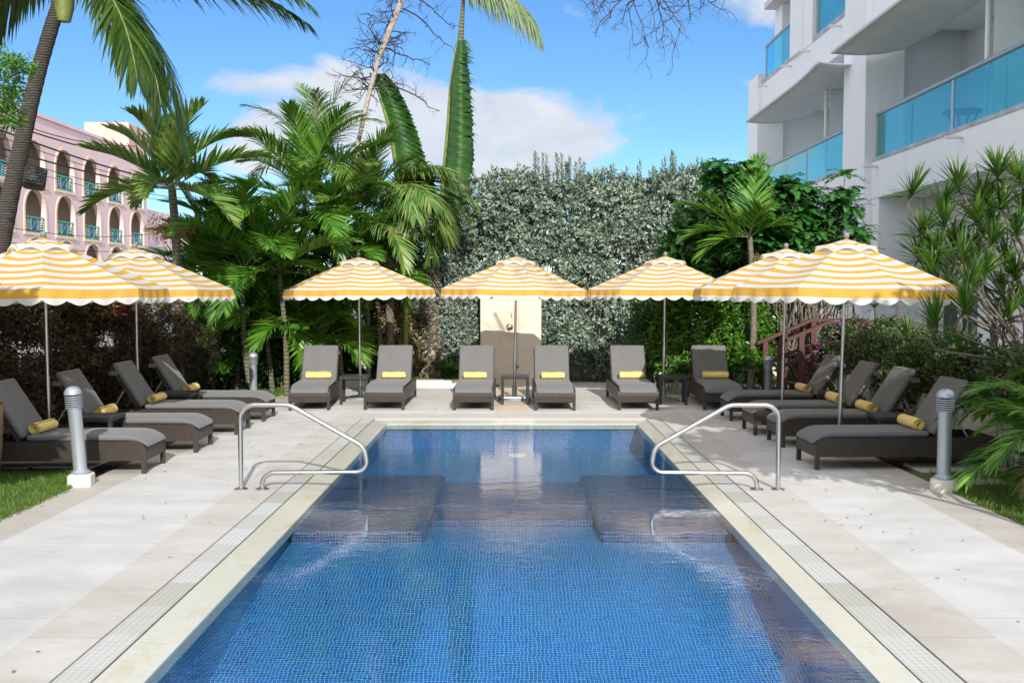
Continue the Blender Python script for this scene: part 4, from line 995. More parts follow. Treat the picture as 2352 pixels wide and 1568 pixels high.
# ------------------------------------------------------------------ right side plants
shrub('broadleaf_tree', 'dark broad leaved tree between the silver hedge and the small palm', 'tree', [(3.7, 20.3, 3.0, .55, .5, .6), (4.4, 20.2, 3.3, .8, .6, .75), (3.5, 20.1, 2.4, .5, .5, .5), (4.2, 19.9, 2.3, .9, .5, .6), (5.2, 20.2, 2.6, .7, .6, .7), (4.9, 19.3, 3.0, .6, .4, .6), (5.3, 19.2, 3.6, .5, .4, .5)], 860, 8, .21, .12, 'lf_dark', 71, base=(4.4, 20.6, 0), stems=30, spread=.16, r0=.04, inner=.45, group='garden trees', droop=.25)
shrub('green_shrub', 'glossy bright green shrub behind the shaded lounger and far right umbrella pole', 'shrub', [(3.2, 19.5, 1.0, .45, .4, .75), (3.8, 19.4, 1.2, .6, .45, .7), (4.5, 19.3, 1.15, .65, .45, .7), (5.0, 19.3, 1.5, .5, .4, .5), (3.5, 19.6, 1.8, .6, .4, .35), (4.6, 19.4, 1.9, .6, .4, .3), (4.7, 18.9, .7, .4, .4, .4)], 1900, 8, .115, .055, 'lf_green', 72, stems=46, spread=.1, r0=.016, inner=.6, front=(-.2, -1, .2), group='garden shrubs', twig='palebark', droop=.2)
shrub('shrub', 'dull green low shrub left of the far right umbrella pole', 'shrub', [(2.75, 20.2, .9, .4, .35, .7), (2.9, 20.3, 1.6, .45, .35, .5)], 560, 8, .085, .04, 'lf_dark', 73, stems=30, r0=.012, group='garden shrubs', twig='bark')
c = PD(1722, 545, 18.6)
t = palm('fan_palm', 'small palm with thin grey trunk and one dead hanging leaf above the right umbrellas', (c[0]+.03, 18.6, 0), c, 2, 1.0, 74, 'lf_palm', 'bark', (.07, .05), (60, 0), (1.0, 1.7), n=30, ll=.55, lw=.05, g=.12, lift=.35,
     extra=[(176, 42, 1.5, .75), (185, 20, 1.35, 1.0), (160, 60, 1.3, .9), (60, 80, 1.6, .35), (75, 74, 1.45, .4), (-20, 40, .8, 1.3), (200, 5, 1.1, 1.1), (150, 30, 1.1, 1.0)])
fol = Fol(); q = PD(1738, 585, 18.5); rng = np.random.default_rng(75); k = 40; strips(fol, q+rng.normal(0, .03, (k, 3)), np.column_stack([rng.normal(0, .12, k), rng.normal(0, .12, k), -np.ones(k)]), unit(rng.normal(0, 1, (k, 3))*[1, 1, 0]), rng.uniform(.4, .72, k), np.full(k, .012), np.full(k, .1)); fol.build('dead_leaf', 'lf_dry', t)

def pinnate(name, label, spec, seed, base, mat='lf_pinn', n=90, blobs=None):
    rng = np.random.default_rng(seed); t = thing(name, label, 'tree', (0, 0, 0), 0, 'garden trees'); fol, st, br = Fol(), MB(), MB()
    B = np.array(blobs, float); vol = (B[:, 3]*B[:, 5]); 
    for i in range(n):
        b = B[rng.choice(len(B), p=vol/vol.sum())]; d = unit(rng.normal(0, 1, 3)); c_ = b[:3]+d*b[3:6]*rng.uniform(.4, 1)
        for k in range(5):
            frond(fol, st, c_, rng.uniform(0, 6.3), R(rng.uniform(-10, 45)), rng.uniform(.3, .5), 1.1, rng, 13, .10, .042, .05, .1, .004, .12, (80, 55), segs=2)
        if i % 3 == 0: branches(br, np.array(base)+np.append(rng.normal(0, .05, 2), 0), c_, rng, .03, .006, 7, .14)
    fol.build('leaves', mat, t); br.build('branches', 'bark', t); return t
def Db(x, y, Y, rx, rz, ry=.35): return tuple(PD(x, y, Y))+(rx, ry, rz)
pinnate('feathery_tree', 'feathery leaved dark green tree climbing against the white building column', None, 76, (5.6, 18.9, 0), blobs=[Db(1700, 420, 19.4, .35, .5), Db(1760, 500, 19.2, .5, .4), Db(1850, 520, 18.9, .55, .4), Db(1930, 480, 18.8, .3, .45), Db(1945, 420, 18.8, .15, .3), Db(1900, 590, 18.7, .6, .35), Db(1800, 590, 18.9, .5, .3), Db(1960, 560, 18.6, .25, .3), Db(1650, 400, 19.6, .2, .35), Db(1720, 560, 19.1, .5, .35), Db(1830, 450, 19.0, .4, .3), Db(1780, 430, 19.2, .4, .3), Db(1900, 530, 18.7, .45, .35)], n=330)

# dracaena tree
t = thing('dracaena_tree', 'many stemmed dracaena with spiky leaf rosettes in front of the white building at right', 'tree', (0, 0, 0), 0, 'garden trees')
rng = np.random.default_rng(77); m = MB(); fol = Fol()
def rosette(fol, p, d, ln, rng, n=64):
    d = unit(np.array(d, float)); e1 = unit(np.cross(d, [.3, .9, .1])); e2 = np.cross(d, e1); k = n
    a = rng.uniform(0, 2*math.pi, k); q = rng.uniform(.15, 1.75, k)
    rad = np.cos(a)[:, None]*e1+np.sin(a)[:, None]*e2
    dd = np.cos(q)[:, None]*d+np.sin(q)[:, None]*rad
    strips(fol, p-d*.10*(q/1.75)[:, None], dd, unit(np.cross(dd, d)+1e-3), ln*rng.uniform(.75, 1.1, k), np.full(k, .028), .10*rng.uniform(.3, 1.6, k), 3, (.7, 1, .75, .04))
ros = [(2098, 410, 12.4), (2200, 395, 12.2), (2290, 365, 12), (2340, 380, 11.8), (2245, 470, 12), (2170, 480, 12.2), (2120, 500, 12.3), (2300, 440, 11.9), (2210, 560, 11.6), (2280, 520, 11.6), (2335, 500, 12), (2150, 545, 12.1), (2265, 590, 11.4), (2230, 620, 11.2), (2140, 590, 12), (2330, 600, 11.8), (2215, 675, 10.9), (2148, 712, 10.8), (2320, 690, 11.9), (2300, 640, 12.2), (2350, 440, 12.2), (2255, 420, 12.4), (2375, 560, 11.5), (2370, 390, 12.2), (2190, 520, 12.6), (2250, 530, 12.6), (2310, 560, 12.5), (2180, 640, 11.9), (2345, 660, 12.3), (2110, 555, 12.5), (2390, 470, 12), (2280, 470, 12.5), (2165, 440, 12.5)]
bases = [np.array([5.95, 12.0, .6]), np.array([6.2, 12.2, .6]), np.array([6.35, 11.8, .6]), np.array([6.5, 12.3, .6])]
for i, (x, y, Y) in enumerate(ros):
    tip = PD(x, y+28, Y); b0 = bases[i % 4]+rng.normal(0, .06, 3)*[1, 1, 0]
    mid = b0+(tip-b0)*.45+np.array([.25 if tip[0] < b0[0] else 0, 0, .12]); low = np.array([tip[0]+rng.uniform(-.1, .25), tip[1]+.05, tip[2]-.30])
    if low[2] < mid[2]: mid[2] = min(mid[2], low[2]+.2)
    ctrl = [b0, b0+(mid-b0)*.5+rng.normal(0, .05, 3), mid, low, tip+[0, 0, -.06], tip]
    P = []
    for j in range(len(ctrl)-1):
        p0, p1, p2, p3 = ctrl[max(0, j-1)], ctrl[j], ctrl[j+1], ctrl[min(len(ctrl)-1, j+2)]
        for s_ in np.linspace(0, 1, 5)[:-1]:
            P.append(.5*((2*p1)+(-p0+p2)*s_+(2*p0-5*p1+4*p2-p3)*s_**2+(-p0+3*p1-3*p2+p3)*s_**3))
    P.append(tip); m.tube(P, list(np.linspace(.021, .010, len(P))), 7)
    rosette(fol, tip, (rng.normal(0, .25), rng.normal(0, .25), 1), .40, rng)
m.build('stems', 'bark', t, True); fol.build('leaf_rosettes', 'lf_drac', t)
# smaller dracaenas behind the bougainvillea
for x, y, Y, lab in ((2215, 800, 14, 'spiky dracaena shoot above the bougainvillea left of the dark glass door'), (2085, 770, 15.5, 'spiky dracaena shoot in the bougainvillea below the near right umbrella hem'), (2190, 790, 13.2, 'low spiky dracaena shoot sprouting from the front of the bougainvillea'),
      (2010, 700, 18, 'dark dracaena behind the timber stair landing, right of the umbrella pole'), (1960, 690, 18.5, 'dark dracaena behind the near right umbrella pole'), (1930, 705, 18.6, 'dark dracaena left of the near right umbrella pole'), (2060, 690, 17, 'dracaena against the white wall under the near right umbrella hem')):
    t = thing('dracaena', lab, 'plant', (0, 0, 0), 0, 'small dracaenas'); m, fol = MB(), Fol()
    tip = PD(x, y, Y); m.tube([(tip[0]+.05, tip[1], .5), tip], [.03, .02], 6); rosette(fol, tip, (0, 0, 1), .45, rng, 46)
    m.build('stem', 'bark', t); fol.build('leaf_rosette', 'lf_drac', t)
# planter, bougainvillea
m = MB(); m.box(5.75, 5.92, 9.3, 17.4, -.05, .6, .01); tag(m.build('planter_wall', 'block'), 'low pale planter wall behind the right loungers', 'wall')
m = MB(); m.box(5.921, 8.0, 9.3, 17.4, -.05, .55); struct('planter_soil', m, 'soil')
bl = [(6.1+.25*math.sin(i*1.7), 9.9+i*.42, .88+.1*math.sin(i*2.3), .48, .45, .45) for i in range(18)]+[(6.0, 17.3, 1.1, .5, .5, .45), (5.75, 17.4, .9, .35, .4, .4), (6.5, 16.6, 1.2, .5, .6, .4)]
t = shrub('bougainvillea_hedge', 'bougainvillea hedge with magenta flowers above the right planter wall', 'hedge', bl, 5200, 8, .075, .04, 'lf_boug', 81, stems=160, r0=.007, inner=.5, front=(-.8, -.5, .2), group='garden hedges', twig='bark')
rng = np.random.default_rng(82); fol = Fol(); cen = []
for i in range(60):
    b = np.array(bl[rng.integers(len(bl))] if i < 26 else bl[18 if i % 2 else 19]); d = unit(rng.normal(0, 1, 3)*[1, 1, .8]+[-.9, -.6, .4]); cen.append(b[:3]+d*b[3:6]*.98)
cen = np.repeat(np.array(cen), 26, 0); k = len(cen); leaves(fol, cen+rng.normal(0, .05, (k, 3)), rng.normal(0, 1, (k, 3)), rng.normal(0, 1, (k, 3)), .042, .036); tag(fol.build('flowers', 'petal', t), kind='stuff')

# near right palm clump
rng = np.random.default_rng(83); t = thing('feather_palm', 'bright green palm clump at the right edge leaning over the bollard lawn', 'palm tree', (0, 0, 0), 0, 'palm trees and palm clumps in the garden'); fol, st, m, dry = Fol(), MB(), MB(), Fol()
for i in range(34):
    o_ = np.array([5.55+rng.uniform(-.2, .35), 9.5+rng.uniform(-.5, .4), .15+rng.uniform(0, .55)])
    a = R(rng.uniform(120, 260)) if i % 4 else R(rng.uniform(0, 360))
    frond(fol, st, o_, a, R(rng.uniform(25, 85)), rng.uniform(.8, 1.35), rng.uniform(1.1, 1.9), rng, 32, .42, .026, .25, .25, .01, .18)
for i in range(9): frond(dry, st, (5.3+rng.uniform(-.2, .3), 9.0+rng.uniform(-.5, .5), .45), R(rng.uniform(130, 250)), R(rng.uniform(0, 30)), rng.uniform(.5, .9), 1.5, rng, 24, .3, .014, .1, .5, .008, .15)
for i in range(5): m.tube([(5.5+.1*i, 9.4+.1*math.sin(i*3), 0), (5.5+.1*i, 9.45, .7)], [.05, .035], 8)
m.build('trunk', 'gtrunk', t, True); fol.build('fronds', 'lf_palm', t); dry.build('dry_fronds', 'lf_dry', t); st.build('leaf_stalks', 'stalk', t)
# unseen trees, added and shaped so that shade falls on both rows of loungers
shrub('leafy_tree', 'unseen garden tree out of view at right, added to shade the right loungers', 'tree', [(4.6, 5.0, 3.9, 1.1, .9, .8), (5.8, 5.2, 4.0, 1.2, 1.0, 1.0), (6.8, 5.4, 3.6, 1.0, .9, 1.2), (5.3, 5.6, 3.2, 1.0, .8, .7)], 1300, 9, .22, .11, 'lf_green', 91, base=(6.0, 5.2, 0), stems=30, spread=.18, r0=.06, inner=.15, group='garden trees')
shrub('leafy_tree', 'unseen garden tree out of view at left, added to shade the left hedge and loungers', 'tree', [(-4.9, 5.9, 3.6, .75, .7, .8), (-5.8, 5.8, 3.6, 1.0, .9, 1.1), (-7.0, 6.0, 3.6, 1.1, 1.0, 1.2), (-5.0, 6.1, 2.7, .6, .6, .5), (-6.4, 6.6, 2.9, .9, .9, .8), (-7.6, 7.0, 4.2, 1.2, 1.2, 1.2)], 2600, 9, .22, .11, 'lf_green', 92, base=(-6.9, 6.0, 0), stems=30, spread=.18, r0=.06, inner=.15, group='garden trees')

# ================================================================== TIMBER STAIRS
t = thing('timber_stairs', 'reddish brown timber steps with sloping handrails behind the right loungers', 'stairs', (0, 0, 0))
for Yr in (17.45, 18.5):
    m = MB(); x0, z0, x1, z1 = 4.62, 1.05, 5.65, 1.49
    m.prism([(x0, z0-.03), (x1, z1-.03), (6.6, z1-.03), (6.6, z1+.03), (x1, z1+.03), (x0, z0+.03)], 'y', Yr-.05, Yr+.05); m.build('handrail', 'wood', t)
    m = MB(); m.prism([(x0+.1, z0-.42), (x1, z1-.5), (6.6, z1-.5), (6.6, z1-.44), (x1, z1-.44), (x0+.1, z0-.36)], 'y', Yr-.025, Yr+.025); m.build('lower_rail', 'wood', t)
    for x, zt in ((4.78, 1.09), (5.15, 1.24), (5.68, 1.455), (6.5, 1.455)):
        m = MB(); m.box(x-.05, x+.05, Yr-.05, Yr+.05, 0, zt, .005); m.build('post', 'wood', t)
for i in range(5):
    m = MB(); m.box(4.82+.3*i, 5.16+.3*i, 17.52, 18.43, .14+.17*i, .18+.17*i, .006); m.build('tread', 'wood', t)

# ================================================================== WHITE HOTEL BUILDING (right)
B = thing('white_hotel', 'white hotel block with wavy canvas awnings and turquoise glass balconies', 'building', (0, 0, 0))
def bx(name, mat, *rects, parent=B, bevel=0):
    m = MB()
    for r in rects: m.box(*r, bevel)
    return m.build(name, mat, parent)
XF = 8.3
bx('terrace', 'block', (8.0, 14, 9, 34, -.05, .9))
bx('pier', 'white', (8.12, 9.0, 22.8, 24.3, .9, 9.2)); bx('pier', 'white', (8.15, 9.0, 32.9, 34.2, .9, 9.2)); bx('pier', 'white', (8.15, 9.2, 12.8, 14.2, .9, 9.2))
bx('party_wall', 'white', (9.001, 10.6, 23.5, 24.2, .9, 12)); bx('party_wall', 'white', (9.001, 10.6, 33.2, 34.1, .9, 12)); bx('party_wall', 'white', (9.201, 10.6, 13, 14, .9, 12))
bx('wall', 'white', (10.6, 14, 9, 34.2, .9, 12.2))
bx('floor_slab', 'white', (8.28, 10.598, 14.21, 22.79, 4.15, 4.9)); bx('floor_slab', 'white', (8.28, 10.598, 24.31, 32.89, 4.15, 4.9))
bx('floor_slab', 'white', (8.27, 10.597, 14.21, 22.79, 8.0, 8.85)); bx('floor_slab', 'white', (8.27, 10.597, 24.31, 32.89, 8.0, 8.85))
bx('parapet', 'white', (8.281, 8.5, 14.22, 22.78, 4.9, 4.99)); bx('parapet', 'white', (8.281, 8.5, 24.32, 32.88, 4.9, 4.99))
bx('sill', 'marble', (8.262, 8.52, 14.3, 22.72, 4.991, 5.07), (8.262, 8.52, 24.4, 32.8, 4.991, 5.07))
bx('upper_wall', 'white', (8.26, 8.6, 14.0, 23.2, 8.851, 13.0)); bx('upper_pier', 'white', (8.10, 9.0, 23.21, 24.3, 9.21, 13)); bx('upper_pier', 'white', (8.25, 8.9, 27.35, 28.15, 8.851, 13)); bx('upper_pier', 'white', (8.15, 8.9, 28.16, 29.2, 8.851, 13))
bx('sill', 'marble', (8.25, 8.5, 24.35, 27.3, 8.851, 8.97), (8.25, 8.5, 29.25, 32.8, 8.851, 8.97))
bx('ceiling', 'soffit', (8.6, 10.59, 14.3, 34, 11.6, 11.8))
def balus(y0, y1, zb, zr, posts, joints, ends=(0, 0)):
    ys = sorted([y0]+joints+posts+[y1])
    for a, b in zip(ys[:-1], ys[1:]): bx('glass_panel', 'glass', (8.355, 8.37, a+.015, b-.015, zb+.01, zr-.02))
    m = MB(); m.tube([(8.36, y0, zr), (8.36, y1, zr)], .05, 12); m.build('handrail', 'alu', B, True)
    for y in posts+[y0, y1]:
        m = MB(); m.box(8.345, 8.385, y-.045, y+.045, zb, zr-.045, .005) if True else 0; m.build('rail_post', 'alu', B)
balus(14.3, 22.7, 5.07, 6.07, [18.82], [20.7, 16.78])
balus(24.45, 32.3, 5.07, 6.07, [28.1], [26.2, 30.1])
balus(24.45, 27.3, 8.97, 10.05, [], [25.9]); balus(29.25, 32.7, 8.97, 10.05, [], [30.7])
def awning(y0, y1, z0, z1, ph):
    n = 24; m = MB(); rows = []
    for i in range(n+1):
        f = i/n; y = y0+(y1-y0)*f; zz = z0+(z1-z0)*f; xo = 7.5+.22*math.sin(f*5.2+ph); row = []
        for k in range(7):
            x = xo+(9.1-xo)*k/6; row.append((x, y, zz+.14*math.sin(f*5.2+ph)*(1-k/6)-.10*math.sin(math.pi*k/6)))
        rows.append(row)
    m.rings(rows, cap=False, closed=False); o = m.build('awning', 'awning', B, True, 80); md = o.modifiers.new('thickness', 'SOLIDIFY'); md.thickness = .012
    m = MB(); m.tube([r[0] for r in rows], .045, 8); m.tube(rows[0], .028, 8); m.tube(rows[-1], .028, 8); m.tube([r[-1] for r in rows], .028, 8)
    e = m.build('tube_frame', 'pipe', o, True)
awning(30.8, 23.8, 7.42, 7.6, -1.2); awning(22.6, 14.5, 7.58, 7.75, -1.6)
for y, z in ((22.4, 4.86), (18.2, 4.86), (32.2, 8.68), (29.4, 8.68), (27.6, 8.68), (25.0, 8.68)):
    m = MB(); m.tube([(8.3, y, z), (7.95, y-.02, z-.015)], .035, 10); m.build('spout', 'pipe', B, True)
for y in (17.9, 27.0):
    m = MB(); m.tube([(8.55, y, 4.92), (8.55, y, 7.95)], .045, 10)
    for k in range(8): m.tube([(8.58, y, 5.2+.36*k), (8.70, y, 5.2+.36*k)], .008, 5)
    m.build('awning_pole', 'pipe', B, True)
    bx('privacy_screen', 'awning', (8.66, 10.58, y-.02, y+.0, 5.0, 7.9))
bx('ground_wall', 'white', (9.3, 9.5, 12, 19.6, .9, 4.149)); bx('ground_wall', 'white', (8.3, 9.3, 22.35, 22.79, .9, 4.149)); bx('ground_wall', 'white', (9.3, 9.5, 22.3, 22.349, .9, 4.149))
bx('ground_wall', 'white', (9.3, 9.5, 24.4, 33, .9, 4.149))
bx('door_lintel', 'white', (9.31, 9.48, 19.61, 22.29, 3.3, 4.149))
for a, b in ((19.65, 20.5), (20.55, 21.4), (21.45, 22.25)):
    d = bx('sliding_door', 'pipe', (9.36, 9.42, a, a+.07, .9, 3.29), (9.36, 9.42, b-.07, b, .9, 3.29), (9.36, 9.42, a+.071, b-.071, 3.2, 3.29), (9.36, 9.42, a+.071, b-.071, .9, .98))
    bx('pane', 'dglass', (9.385, 9.395, a+.07, b-.07, .98, 3.2), parent=d)
bx('room_back', 'soffit', (10.3, 10.4, 19.5, 22.5, .9, 3.3))
t = thing('balcony_table', 'round table standing behind the near turquoise glass balcony', 'table', tuple(PD(2165, 300, 20.3)*[0, 0, 0]+np.array([9.05, 19.9, 4.9])))
m = MB(); m.lathe([(.36, .70), (.40, .71), (.40, .735), (.36, .74)], n=28); m.build('tabletop', 'bluep', t, True)
for k in range(4):
    a = R(45+90*k); m = MB(); m.tube([(.3*math.cos(a), .3*math.sin(a), .7), (.16*math.cos(a), .16*math.sin(a), .4), (.28*math.cos(a), .28*math.sin(a), 0)], .022, 6); m.build('leg', 'bluep', t, True)

# ================================================================== PINK BUILDING (left, across the street)
Pk = thing('pink_building', 'pink apartment building with rows of arched balconies across the street', 'building', (-29.6, 0, 0), R(.5))
def pk(m, name, mat, parent=Pk, smooth=False): return m.build(name, mat, parent, smooth, 40)
cent = [62.4+4.32*k for k in range(-3, 5)]; rowz = [(8.8, 1.0), (5.75, 1.0), (2.7, 1.0)]
ystart, yend = cent[0]-2.16, cent[-1]+2.3; W_, HT = 1.38, 2.72
def archpts(n=14): return [(W_*math.cos(math.pi*(1-k/n)), 1.32+1.40*math.sin(math.pi*k/n)) for k in range(n+1)]
wall = MB(); trimm = []
ztop = 13.1
zs = [0]+[z for z, _ in reversed(rowz)]
A = archpts()
for c in cent:
    y0, y1 = c-2.16, c+2.16
    for zi, (zb, _) in enumerate(rowz):
        zt = rowz[zi-1][0] if zi else ztop
        def q(vs): wall.add([(0, y, z) for y, z in vs], [tuple(range(len(vs)))])
        q([(y0, zb), (y0, zt), (c-W_, zt), (c-W_, zb)]); q([(c+W_, zb), (c+W_, zt), (y1, zt), (y1, zb)])
        for (ya, za), (yb, zb2) in zip(A[:-1], A[1:]): q([(c+ya, zb+za), (c+ya, zt), (c+yb, zt), (c+yb, zb+zb2)])
        out = [(c-W_, zb)]+[(c+y, zb+z) for y, z in A]+[(c+W_, zb)]
        for (ya, za), (yb, zc) in zip(out[:-1], out[1:]): wall.add([(0, ya, za), (0, yb, zc), (-.3, yb, zc), (-.3, ya, za)], [(0, 1, 2, 3)])
        m = MB()                                     # recessed balcony room
        m.box(-2.2, -2.1, y0+.05, y1-.05, zb-.02, zt-.1); m.box(-2.09, -.31, y0+.05, y0+.15, zb-.02, zt-.1); m.box(-2.09, -.31, y1-.15, y1-.05, zb-.02, zt-.1)
        m.box(-2.09, -.31, y0+.16, y1-.16, zt-.16, zt-.1); m.box(-2.09, -.31, y0+.16, y1-.16, zb-.12, zb-.02)
        bal = pk(m, 'balcony', 'beige')
        m = MB(); S_ = 1.13                           # cream surround
        o2 = [(c-W_-.22, zb-.2)]+[(c+y*S_, zb+1.32+(z-1.32)*S_) for y, z in A]+[(c+W_+.22, zb-.2)]
        i2 = [(c-W_+.01, zb-.02)]+[(c+y*.995, zb+z*.998) for y, z in A]+[(c+W_-.01, zb-.02)]
        for k in range(len(o2)-1):
            a, b, cc, d = i2[k], i2[k+1], o2[k+1], o2[k]
            m.add([(.05, *a), (.05, *b), (.05, *cc), (.05, *d), (.004, *a), (.004, *b), (.004, *cc), (.004, *d)], [(0, 1, 2, 3), (3, 2, 6, 7), (0, 4, 5, 1)])
        m.box(.004, .09, c-W_-.25, c+W_+.25, zb-.2, zb-.005)
        pk(m, 'arch_surround', 'cream')
        m = MB(); h = 1.0                             # teal railing
        for y in (c-W_+.05, c-.42, c+.42, c+W_-.05): m.box(-.14, -.06, y-.03, y+.03, zb, zb+h)
        m.box(-.145, -.055, c-W_+.08, c+W_-.08, zb+h-.1, zb+h-.01); m.box(-.145, -.055, c-W_+.08, c+W_-.08, zb+.05, zb+.12)
        rl = pk(m, 'railing', 'teal')
        m = MB()
        m.tube([(-.1, c-.40, zb+.13), (-.1, c+.40, zb+h-.12)], .04, 5); m.tube([(-.1, c+.40, zb+.13), (-.1, c-.40, zb+h-.12)], .04, 5); pk(m, 'cross_brace', 'bluep', rl)
        m = MB()
        for k in range(4):
            for ya, yb in ((c-W_+.08, c-.45), (c+.45, c+W_-.08)):
                m.tube([(-.1, ya+(yb-ya)*i/8, zb+.25+.16*k+.05*math.sin(i*1.57)) for i in range(9)], .025, 5)
        pk(m, 'wave_bars', 'pipe', rl)
wall.add([(0, y, z) for y, z in ((ystart, 0), (ystart, 2.7), (yend-.14, 2.7), (yend-.14, 0))], [(0, 1, 2, 3)])
wall.add([(0, y, z) for y, z in ((cent[-1]+2.16, 2.7), (cent[-1]+2.16, ztop), (yend, ztop), (yend, 2.7))], [(0, 1, 2, 3)])
wall.box(-9, -2.25, ystart, yend, 0, ztop); wall.box(-2.24, -.31, yend-.1, yend, 0, ztop); wall.box(-2.24, -.31, ystart, ystart+.05, 0, ztop); wall.box(-2.24, -.02, ystart, yend, ztop-.09, ztop)
pk(wall, 'wall', 'pink')
m = MB(); m.box(-9, .12, ystart, yend+.1, ztop+.01, ztop+.22); pk(m, 'parapet', 'pink')
m = MB(); m.box(-9, 1.2, cent[1]-2.5, cent[2]-2.5, ztop+.225, ztop+.65, .1); pk(m, 'parapet_step', 'pink')
m = MB(); m.box(-3.4, .1, 78.0, 83, ztop+.23, 15.3, .05); pk(m, 'roof_block', 'pink2')
m = MB(); m.box(-7, -.7, yend+.02, yend+14, 0, 9.0); pk(m, 'end_wing', 'pink')

# cables in front of it
for i, (x0, y0, x1, y1, r, lab) in enumerate([(0, 262, 250, 322, .02, 'thin cable crossing highest in front of the pink roof line'), (0, 276, 420, 372, .03, 'thick dark cable passing over the top arches'), (0, 294, 480, 432, .035, 'thick cable running from the left edge down to the palm fronds'),
      (0, 310, 440, 428, .014, 'thin cable just under the thick one across the top arches'), (0, 338, 490, 434, .034, 'lowest thick cable crossing the upper railings'), (0, 352, 430, 448, .014, 'thin cable below the upper railings'), (0, 372, 440, 456, .012, 'fine cable under the upper balcony sills'),
      (20, 516, 345, 530, .012, 'fine nearly level cable across the lower railings'), (0, 546, 330, 566, .012, 'fine lowest cable just above the striped umbrellas')]):
    a, b = PD(x0-40, y0-10*(i < 7), 34), PD(x1+60, y1+14*(i < 7), 46); P = [a+(b-a)*k/10-np.array([0, 0, .35*math.sin(math.pi*k/10)]) for k in range(11)]
    m = MB(); m.tube(P, r, 5); tag(m.build('power_cable', 'cable'), lab, 'cable', 'overhead cables across the street')

# wicker armchair at the very left edge
t = thing('wicker_armchair', 'edge of a honey coloured wicker armchair at the far left, before the first lounger', 'armchair', (-5.74, 10.25, 0), R(-40))
m = MB(); ang = [R(a) for a in range(-30, 211, 12)]
rings = [[(.34*math.cos(a)*s, .34*math.sin(a)*s, z) for a in ang] for s, z in ((.92, .1), (1, .4), (1.03, .62), (1.06, .84))]
m.rings(rings, cap=False, closed=False); o = m.build('backrest', 'lwicker', t, True); md = o.modifiers.new('thickness', 'SOLIDIFY'); md.thickness = .035
m = MB(); m.lathe([(.30, .3), (.31, .32), (.31, .38), (.29, .40)], n=20); m.build('seat', 'lwicker', t, True)
for a in (40, 140, 220, 320):
    m = MB(); m.tube([(.26*math.cos(R(a)), .26*math.sin(R(a)), 0), (.26*math.cos(R(a)), .26*math.sin(R(a)), .3)], .022, 8); m.build('leg', 'lwicker', t)

# ================================================================== LIGHT, SKY, CAMERA
SUN_EL = R(27.5); ts = Vector((.16, -1, 0)).normalized()*math.cos(SUN_EL); ts.z = math.sin(SUN_EL)
ld = bpy.data.lights.new('sun', 'SUN'); ld.energy = 4.0; ld.angle = R(.5); ld.color = (1, .955, .895)
lo = bpy.data.objects.new('sun', ld); C.objects.link(lo); lo.rotation_euler = (-ts).to_track_quat('-Z', 'Y').to_euler(); lo.location = (0, -10, 20)
w = bpy.data.worlds.new('World'); S.world = w; w.use_nodes = True; nt = w.node_tree; nt.nodes.clear()
out = nt.nodes.new('ShaderNodeOutputWorld'); bg = N(nt, 'Background', Strength=.115)
sky = nt.nodes.new('ShaderNodeTexSky'); sky.sky_type = 'NISHITA'; sky.sun_disc = False; sky.sun_elevation = SUN_EL; sky.sun_rotation = math.atan2(ts.x, ts.y)
sky.air_density = 1.0; sky.dust_density = .1; sky.ozone_density = 2.2
hs = N(nt, 'HueSaturation', Saturation=1.12, Value=1.0); L(nt, sky.outputs[0], hs.inputs['Color'])
g_ = nt.nodes.new('ShaderNodeTexCoord').outputs['Generated']; sx = nt.nodes.new('ShaderNodeSeparateXYZ'); L(nt, g_, sx.inputs[0])
yy = math_(nt, 'MAXIMUM', sx.outputs[1], .05); u_ = math_(nt, 'DIVIDE', sx.outputs[0], yy); v_ = math_(nt, 'DIVIDE', sx.outputs[2], yy)
tot = None
for (x, y, rx, ry, a) in [(1130, 315, 360, 125, 1.15), (880, 300, 280, 110, 1.0), (650, 320, 150, 100, .95), (960, 240, 160, 90, .8), (600, 200, 240, 50, .72), (770, 215, 140, 70, .8), (600, 340, 110, 90, .8), (1400, 320, 200, 60, .45), (1330, 25, 130, 60, .42), (1740, 10, 110, 70, .42), (1290, 10, 60, 30, .3), (2100, -250, 500, 120, .5), (400, -300, 500, 120, .5), (1200, -500, 600, 120, .5), (1720, 180, 50, 60, .3)]:
    du = math_(nt, 'MULTIPLY', math_(nt, 'SUBTRACT', u_, (x-1175)/2254), 2254/rx); dv = math_(nt, 'MULTIPLY', math_(nt, 'SUBTRACT', v_, (669-y)/2254), 2254/ry)
    e = math_(nt, 'MULTIPLY', math_(nt, 'EXPONENT', math_(nt, 'MULTIPLY', math_(nt, 'ADD', math_(nt, 'MULTIPLY', du, du), math_(nt, 'MULTIPLY', dv, dv)), -1.0)), a)
    tot = e if tot is None else math_(nt, 'MAXIMUM', tot, e)
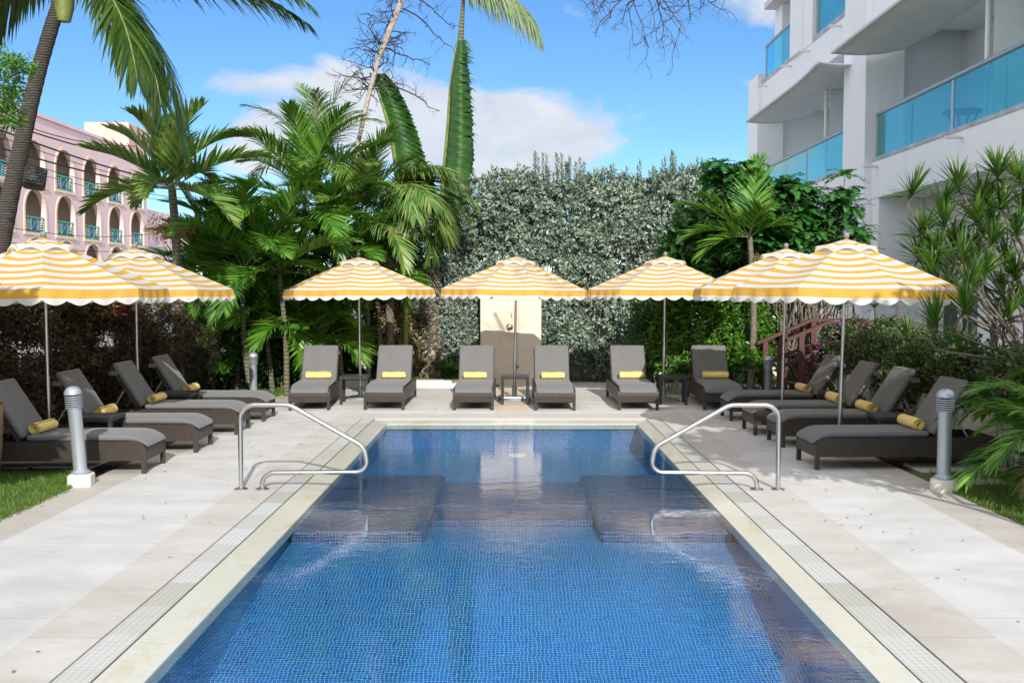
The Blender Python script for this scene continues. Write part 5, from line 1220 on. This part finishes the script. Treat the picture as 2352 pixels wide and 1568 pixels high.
cv = nt.nodes.new('ShaderNodeCombineXYZ'); L(nt, u_, cv.inputs[0]); L(nt, math_(nt, 'MULTIPLY', v_, 1.7), cv.inputs[1])
nz = noise(nt, 6.5, 9, .6, cv.outputs[0], .35)
f = math_(nt, 'ADD', math_(nt, 'MULTIPLY', tot, .88), math_(nt, 'MULTIPLY', math_(nt, 'SUBTRACT', nz, .5), 1.7))
cl = ramp(nt, f, [(.33, (0, 0, 0)), (.58, (1, 1, 1))])
shade = ramp(nt, noise(nt, 9, 6, .6, cv.outputs[0]), [(.35, (4.2, 4.6, 5.3)), (.65, (5.7, 5.75, 5.9))])
skyc = mixc(nt, 1.0, hs.outputs[0], (.60, .80, 1.0), 'MULTIPLY')
bk1 = math_(nt, 'MULTIPLY', math_(nt, 'SUBTRACT', .25, sx.outputs[1]), 2.2); bk1.node.use_clamp = True
bk2 = math_(nt, 'MULTIPLY', math_(nt, 'SUBTRACT', math_(nt, 'ABSOLUTE', u_), .68), 2.5); bk2.node.use_clamp = True
bk = math_(nt, 'MAXIMUM', bk1, bk2)
cb = ramp(nt, noise(nt, 2.6, 7, .6, g_), [(.34, (0, 0, 0)), (.52, (1, 1, 1))])
skyc = mixc(nt, math_(nt, 'MULTIPLY', bk, cb), skyc, (8.6, 8.9, 9.4))  # unseen bright clouds beside and behind the camera, added to lift the shade
L(nt, mixc(nt, math_(nt, 'MULTIPLY', cl, .92), skyc, shade), bg.inputs[0]); L(nt, bg.outputs[0], out.inputs[0])

cd = bpy.data.cameras.new('camera'); cam = bpy.data.objects.new('camera', cd); C.objects.link(cam); S.camera = cam
cd.sensor_width = 36; cd.lens = 36*2254/2352; cd.clip_end = 3000; cd.clip_start = .05
cam.location = (0, 0, CAMH); cam.rotation_euler = (R(90)-TH, 0, 0)
S.view_settings.view_transform = 'Standard'; S.view_settings.look = 'None'; S.view_settings.exposure = 0.42; S.view_settings.gamma = 1
S.cycles.max_bounces = 8; S.cycles.transparent_max_bounces = 12; S.cycles.caustics_reflective = False; S.cycles.caustics_refractive = False
S.cycles.sample_clamp_indirect = 4
S.cycles.use_denoising = True
